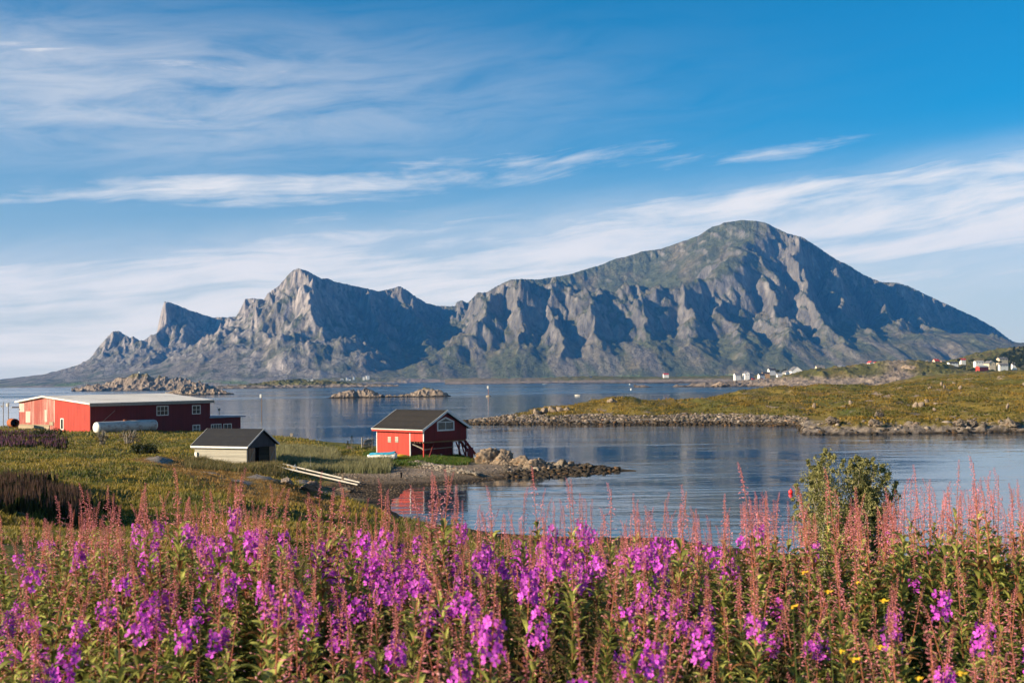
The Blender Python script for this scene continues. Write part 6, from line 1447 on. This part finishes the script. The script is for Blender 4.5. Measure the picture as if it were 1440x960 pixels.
def make_plant(seed, Hh, bloom, dry=0.0):
    rr = random.Random(seed); parts = {k: NP() for k in ('stem', 'leaves', 'seed_pods', 'blossoms', 'bud_spike')}
    lean = np.array([rr.gauss(0.02, 0.07), rr.gauss(0, 0.05)]); cur = rr.uniform(-0.03, 0.05)
    def pos(t): return np.array([lean[0] * Hh * t + cur * t * t * Hh, lean[1] * Hh * t, Hh * t])
    n = 9; ns = 5; V = []; C = []
    for i in range(n + 1):
        t = i / n; r_ = 0.0052 * (1 - 0.72 * t); p = pos(t)
        for j in range(ns): V.append(p + [r_ * math.cos(j * 6.283 / ns), r_ * math.sin(j * 6.283 / ns), 0]); C.append(np.array((0.13, 0.13, 0.04)) * (1 - min(1, t * 1.5)) + np.array((0.45, 0.16, 0.09)) * min(1, t * 1.5))
    F = []
    for i in range(n):
        for j in range(ns):
            a = i * ns + j; b = i * ns + (j + 1) % ns; F += [[a, b, b + ns], [a, b + ns, a + ns]]
    parts['stem'].add(V, F, C)
    t0 = rr.uniform(0.66, 0.73) if bloom else rr.uniform(0.74, 0.80)     # where the leaves give way to the raceme
    z = 0.18; k = 0
    while z < t0 + 0.03:
        a = k * 2.4 + rr.uniform(-.3, .3); out = np.array([math.cos(a), math.sin(a), 0]); q = (z - 0.18) / (t0 - 0.15)
        L = (0.135 - 0.055 * q ** 2) * rr.uniform(0.8, 1.15); c = np.array(LEAF0) + (np.array(LEAF1) - LEAF0) * min(1, rr.uniform(0.05, .85) + .25 * q)
        if rr.random() < 0.05 + dry: c = np.array((0.26, 0.13, 0.05)) * rr.uniform(.6, 1.1)
        leaf(parts['leaves'], pos(z), out, L, 0.027 * rr.uniform(.8, 1.25), rr.uniform(0.7, 1.25), rr.uniform(0.7, 1.9), c, rr)
        z += (0.0112 + 0.004 * rr.random()) / Hh * 1.15; k += 1
    if bloom: t1 = t0 + 0.075; t2 = rr.uniform(0.84, 0.89)
    else: t1 = rr.uniform(0.90, 0.93); t2 = t1
    # seed pods and spent flower stalks
    z = t0
    while z < t1:
        a = k * 2.4 + rr.uniform(-.3, .3); d_ = np.array([math.cos(a), math.sin(a), rr.uniform(-0.15, 0.75)]); p = pos(z); d_ /= np.linalg.norm(d_); L = rr.uniform(0.025, 0.055) * (1.1 - 0.4 * (z - t0) / (t1 - t0 + 1e-3))
        bud(parts['seed_pods'], p, d_, L, 0.0022, np.array(PINK) * rr.uniform(.7, 1.1)); q = p + d_ * L
        if rr.random() < 0.5: bud(parts['seed_pods'], q, d_ * 0.6 + np.array([0, 0, rr.uniform(-.7, .5)]), rr.uniform(.010, .018), 0.0030, np.array(PINK2) * rr.uniform(.8, 1.15))
        z += 0.016 / Hh; k += 1
    if bloom:
        z = t1
        while z < t2:
            a = k * 2.4 + rr.uniform(-.3, .3); out = np.array([math.cos(a), math.sin(a), rr.uniform(0.0, 0.5)]); out /= np.linalg.norm(out); p = pos(z); L = rr.uniform(0.026, 0.042)
            bud(parts['blossoms'], p, out, L, 0.0018, PINK); q = p + out * L; t, e1, e2 = frame(out); ph = rr.uniform(0, 1.57)
            c = (np.array(MAG) + (np.array(MAG2) - MAG) * rr.random()) * rr.uniform(.7, 1.15)
            for m_ in range(4):
                an = ph + m_ * 1.571 + rr.uniform(-.15, .15); r1 = math.cos(an) * e1 + math.sin(an) * e2; tn = -math.sin(an) * e1 + math.cos(an) * e2; pl = rr.uniform(0.015, 0.019); cup = rr.uniform(0.15, 0.6)
                b1 = q + r1 * pl * .55 + t * pl * .5 * cup; tip = q + r1 * pl + t * pl * cup
                parts['blossoms'].add([q, b1 - tn * pl * .42, b1 + tn * pl * .42, tip - tn * pl * .34, tip + tn * pl * .34], [[0, 2, 1], [1, 2, 4], [1, 4, 3]], c * (0.9 if m_ % 2 else 1.08))
            for m_ in range(3):
                an = ph + .8 + m_ * 2.1; r1 = math.cos(an) * e1 + math.sin(an) * e2; bud(parts['blossoms'], q, r1 + t * .3, 0.013, 0.0014, (0.35, 0.04, 0.22))
            bud(parts['blossoms'], q, t + np.array([0, 0, -.5]), 0.012, 0.0012, (0.75, 0.6, 0.7))
            z += 0.0066 / Hh; k += 1
    # bud spike with nodding top
    z = t2; top = pos(1.0); nod = np.array([rr.uniform(-.014, .014), rr.uniform(-.01, .01), 0])
    while z < 1.02:
        q = (z - t2) / (1.02 - t2); a = k * 2.4 + rr.uniform(-.2, .2); w_ = 1 - 0.72 * q
        d_ = np.array([math.cos(a), math.sin(a), 0.9 * q + rr.uniform(-1.1, -0.1) * (1 - q)]); d_ /= np.linalg.norm(d_)
        p = pos(z) + nod * q * q * 2; L = (0.007 + 0.011 * w_) * rr.uniform(.8, 1.2)
        if q < 0.22: bud(parts['bud_spike'], p, d_ * np.array([1, 1, .2]), 0.016 * w_, 0.0012, PINK); p = p + d_ * np.array([1, 1, .2]) * 0.014 * w_
        bud(parts['bud_spike'], p, d_, L, 0.0026 * (0.5 + 0.6 * w_), (np.array(PINK) * (1 - q * .5) + np.array((0.42, 0.13, 0.10)) * q * .5) * rr.uniform(.75, 1.25))
        z += (0.0050 - 0.0020 * q) / Hh; k += 1
    if not bloom: parts.pop('blossoms')
    return {k_: v.data() for k_, v in parts.items() if v.n}
VAR = []
for i in range(14):
    bloom = i < 7; Hh = 1.15 + 0.05 * (i % 5); D = make_plant(100 + i, Hh, bloom, 0.05 if i % 5 else 0.3)
    VAR.append((Hh, bloom, D, {k_: np_mesh('fireweed_' + k_, *d_[:2], PLANT, d_[2]) for k_, d_ in D.items()}))
BL = [i for i, v in enumerate(VAR) if v[1]]; NB = [i for i, v in enumerate(VAR) if not v[1]]

def bloomness(px, py):
    """how much of the thicket is in open flower, by where it stands"""
    b = 0.30
    for (cx, cy_, sx, sy, w_) in ((520, 850, 110, 110, 1.0), (800, 790, 120, 60, 1.0), (640, 900, 130, 60, .7), (300, 850, 90, 90, .55), (60, 880, 80, 70, .55), (240, 920, 90, 50, .8), (860, 820, 60, 60, .7), (1000, 850, 50, 60, .6), (1100, 890, 26, 40, .8), (400, 820, 90, 60, .5), (1160, 850, 60, 30, .15)):
        b = max(b, w_ * math.exp(-((px - cx) / sx) ** 2 - ((py - cy_) / sy) ** 2))
    return b if px < 1060 else b * 0.4
plants = []    # (x, y, z, scale_height, rot, bloom, px, py_top)
def put(px, py, Y, bloom=None):
    P = at(px, py, Y); g_ = gz(P.x, P.y); h = P.z - g_
    if h < 0.35: return
    if bloom is None: bloom = random.random() < bloomness(px, py + 0.25 * FPX / Y * 1.0)
    plants.append((P.x, P.y, g_, min(h, 1.75), random.uniform(0, 6.28), bloom, px, py))
random.seed(12)
TALL = [(12, 745), (40, 735), (62, 728), (100, 712), (166, 681), (190, 702), (232, 686), (262, 668), (301, 664), (334, 690), (352, 696), (377, 688), (387, 694), (430, 700), (462, 693), (484, 700), (518, 688), (545, 680), (587, 672), (600, 668), (632, 690), (664, 668), (708, 690), (722, 705), (768, 652), (812, 682), (820, 676), (848, 690),
        (868, 722), (912, 700), (928, 690), (950, 724), (1022, 705), (1060, 715), (1104, 656), (1095, 700), (1078, 712), (1150, 690), (1180, 690), (1202, 672), (1230, 694), (1258, 698), (1290, 694), (1305, 662), (1327, 650), (1350, 700), (1376, 668), (1393, 650), (1410, 690), (1424, 688), (1436, 700), (1275, 705), (1248, 706), (985, 716)]
for px, py in TALL: put(px, py, random.uniform(5.6, 8.4), False)
for i in range(900):       # back rows: their tops make the ragged pink edge
    px = random.uniform(-30, 1470); Y = random.uniform(5.6, 9.5)
    edge = 724 - (6 if 520 < px < 1050 else 0) - 14 * math.sin(px / 170.0) + (12 if px < 230 else 0) - (18 if px > 1060 else 0) + (22 if 1110 < px < 1265 else 0) + (8 if 850 < px < 1060 else 0) + (6 if px > 1060 else 0)
    put(px, edge + random.gauss(8, 22), Y)
    if len(plants) > 560: break
for i in range(380):       # middle and front: heights as they grow
    Y = math.sqrt(random.uniform(2.75 ** 2, 6.2 ** 2)); px = random.uniform(-60, 1500); x = pxd(px) * Y; g_ = gz(x, Y); h = random.gauss(1.13, 0.14)
    if px > 1000: h *= 0.97
    zt_ = g_ + h; py = hor(px) + (H_EYE - zt_) / Y * FPX
    if py < 742: py = 742 + random.uniform(0, 70)
    put(px, py, Y)
# what shows largest: nearest first
plants.sort(key=lambda p: p[1] - (0.8 if p[7] < 705 else 0))
def size_words(h): return 'tall' if h > 1.2 else 'short' if h < 0.95 else 'medium high'
names = {}
protos = {}
def place(p, i):
    bloom = p[5]; vi = random.choice(BL if bloom else NB); Hh, _, D, MS = VAR[vi]
    s = p[3] / Hh
    if vi not in protos:
        root = empty('fireweed_plant'); kids = []
        for k_, me in MS.items():
            c = link(k_, me, root); kids.append(c)
        protos[vi] = (root, kids)
    else:
        r0, k0 = protos[vi]; root = r0.copy(); col.objects.link(root)
        for c0 in k0:
            c = c0.copy(); c.parent = root; col.objects.link(c)
    root.location = (p[0], p[1], p[2]); root.rotation_euler = (0, 0, p[4]) if p[7] < 700 else (random.gauss(0, .05), random.gauss(0.02, .07) if random.random() < .85 else random.gauss(0, .22), p[4]); root.scale = (1, 1, s) if 0.85 < s < 1.2 else (s ** .5, s ** .5, s)
    if p[5]: lab = 'fireweed stem carrying open magenta blossoms below its pink bud spike'
    else: lab = 'fireweed stem with a slender pink bud spike and seed pods, no open blossoms'
    if p[7] < 672: lab = TALLLAB.get(min(TALLLAB, key=lambda q: abs(q - p[6])), lab) if min(abs(q - p[6]) for q in TALLLAB) < 3 else lab
    tag(root, lab, 'flower', 'fireweed plants in the foreground')
TALLLAB = {262: 'tall pink fireweed spike in front of the meadow, left one of a tall pair', 301: 'tall pink fireweed spike in front of the meadow, right one of a tall pair', 600: 'tall pink fireweed spike in front of the red reflection of the boathouse', 664: 'tall pink fireweed spike in front of the mirrored rocks',
           768: 'tallest pink fireweed spike, reaching up to the stony point', 1104: 'tall pink fireweed spike standing just left of the red buoy', 1202: 'pink fireweed spike rising in the middle of the willow bush', 1305: 'tall fireweed spike right of the willow, left of the very tallest there', 1327: 'tallest fireweed spike right of the willow bush',
           1376: 'fireweed spike left of the tallest one near the right edge', 1393: 'tallest fireweed spike near the right edge'}
ind = [p for p in plants][:260]; talls = [p for p in plants[260:] if p[7] < 708][:38]; ids = {id(p) for p in ind + talls}
for i, p in enumerate(ind + talls): place(p, i)
rest = [p for p in plants if id(p) not in ids]
Vs = []; Fs = []; Cs = []; b = 0; rg = np.random.default_rng(3)
for p in rest:
    vi = random.choice(BL if p[5] else NB); Hh, _, D, MS = VAR[vi]; s = p[3] / Hh; ca, sa = math.cos(p[4]), math.sin(p[4])
    for k_, (V, F, C) in D.items():
        W = np.stack([V[:, 0] * ca - V[:, 1] * sa, V[:, 0] * sa + V[:, 1] * ca, V[:, 2] * s], 1) + [p[0], p[1], p[2]]
        Vs.append(W); Fs.append(F + b); Cs.append(C * rg.uniform(.85, 1.15)); b += len(V)
tag(link('fireweed_mass', np_mesh('fireweed_mass', np.concatenate(Vs), np.concatenate(Fs), PLANT, np.concatenate(Cs))), 'the rest of the fireweed thicket, too many stems to count', None, None, 'stuff')

# undergrowth: leafy shoots, grass and brown seed heads between the stems
P_, U_ = field(9000, -80, 1520, 2.2, 11.0, lambda U, Y, Z: Z > 5)
blades('undergrowth', P_, 0.35 + 0.35 * noise01(P_, 0.8), 0.012, 6, 0.10, (0.045, 0.060, 0.012), (0.12, 0.125, 0.03), 'green grass and leafy shoots between the fireweed stems', 51, 0.35, None, 0.12)
def seedheads():
    M = NP(); rr = random.Random(6)
    for i in range(330):
        px = rr.choice([rr.gauss(870, 90), rr.gauss(1150, 110), rr.gauss(620, 60), rr.uniform(0, 1440)]); Y = rr.uniform(2.9, 5.5); x = pxd(px) * Y; g_ = gz(x, Y); h = rr.uniform(0.75, 1.08)
        le = rr.gauss(0, .1); base = np.array([x, Y, g_]); top = base + [le * h, rr.gauss(0, .06), h]
        bud(M, base, top - base, np.linalg.norm(top - base) * 1.0, 0.0018, (0.20, 0.15, 0.06))
        n = 26
        for k in range(n):
            q = 0.80 + 0.2 * k / n; p = base + (top - base) * q; a = rr.uniform(0, 6.28); L = 0.05 * (1.15 - (q - .8) * 4)
            d_ = np.array([math.cos(a), math.sin(a), rr.uniform(.2, 1.2)]); bud(M, p, d_, L * rr.uniform(.5, 1), 0.0022, np.array((0.26, 0.15, 0.085)) * rr.uniform(.6, 1.2))
    V, F, C = M.data(); tag(link('seed_grass', np_mesh('seed_grass', V, F, PLANT, C)), 'brown seed headed grass among the fireweed', None, None, 'stuff')
seedheads()
# yellow flowers on the right
YL = [(1130, 806, 4.2, 'yellow flower in the upper row, left of two, right of the purple clump'), (1165, 833, 4.0, 'yellow flower just below the upper left one'), (1115, 854, 3.7, 'yellow flower above the lowest purple fireweed clump'), (1243, 846, 3.9, 'double yellow flower in the middle right of the thicket'),
      (1238, 911, 3.3, 'single yellow flower low in the dark gap'), (1183, 917, 3.3, 'small round yellow flower low down, left of the pair'), (1201, 929, 3.2, 'pair of ragged yellow petals low down'), (1351, 948, 3.05, 'large yellow flower at the bottom edge on the right'), (1292, 955, 3.05, 'small yellow flower at the bottom edge'), (1206, 820, 4.4, 'tiny yellow flower on a pale stalk')]
M_PET = pmat('yellow_petal', (0.85, 0.52, 0.02), 0.5, 0.3)
for i, (px, py, Y, lab) in enumerate(YL):
    P = at(px, py, Y); g_ = gz(P.x, P.y); rr = random.Random(i); o = empty('yellow_flower', (P.x, P.y, g_)); tag(o, lab, 'flower', 'yellow flowers in the thicket'); h = P.z - g_
    MB().tube([(0.04, 0, 0), (0.02, 0, h * .5), (0, 0, h)], [0.003, 0.0022, 0.0015], 5, (0.10, 0.13, 0.03)).build('stem', PLANT, o)
    mb = MB(); s = 0.011 if 'small' in lab or 'tiny' in lab else 0.017
    for k in range(5):
        a = k * 1.2566 + rr.uniform(-.2, .2); c_, s_ = math.cos(a), math.sin(a); cup = rr.uniform(.3, .7)
        mb.add([(0, 0, h), (s * (.6 * c_ - .5 * s_), s * (.6 * s_ + .5 * c_), h + s * .5 * cup), (s * 1.15 * c_, s * 1.15 * s_, h + s * cup), (s * (.6 * c_ + .5 * s_), s * (.6 * s_ - .5 * c_), h + s * .5 * cup)], [(0, 1, 2, 3)])
    mb.build('petals', M_PET, o)
    MB().tube([(0, 0, h - .002), (0, 0, h + .004)], s * .28, 8).build('centre', M_YEL, o)
# ------------------------------------------------------------------ air
def haze():
    mb = MB(); mb.box(-9000, 9000, -150, 11500, -60, 1400)
    mt = bpy.data.materials.new('haze_air'); mt.use_nodes = True; nt = mt.node_tree; nt.nodes.clear()
    v = nt.nodes.new('ShaderNodeVolumePrincipled'); v.inputs['Color'].default_value = (0.08, 0.36, 1.0, 1); v.inputs['Density'].default_value = HAZE_D
    v.inputs['Anisotropy'].default_value = 0.0
    out = nt.nodes.new('ShaderNodeOutputMaterial'); nt.links.new(v.outputs[0], out.inputs['Volume'])
    o = mb.build('haze', mt); tag(o, 'thin blue sea haze', None, None, 'stuff')
HAZE_D = 0.000042
haze()
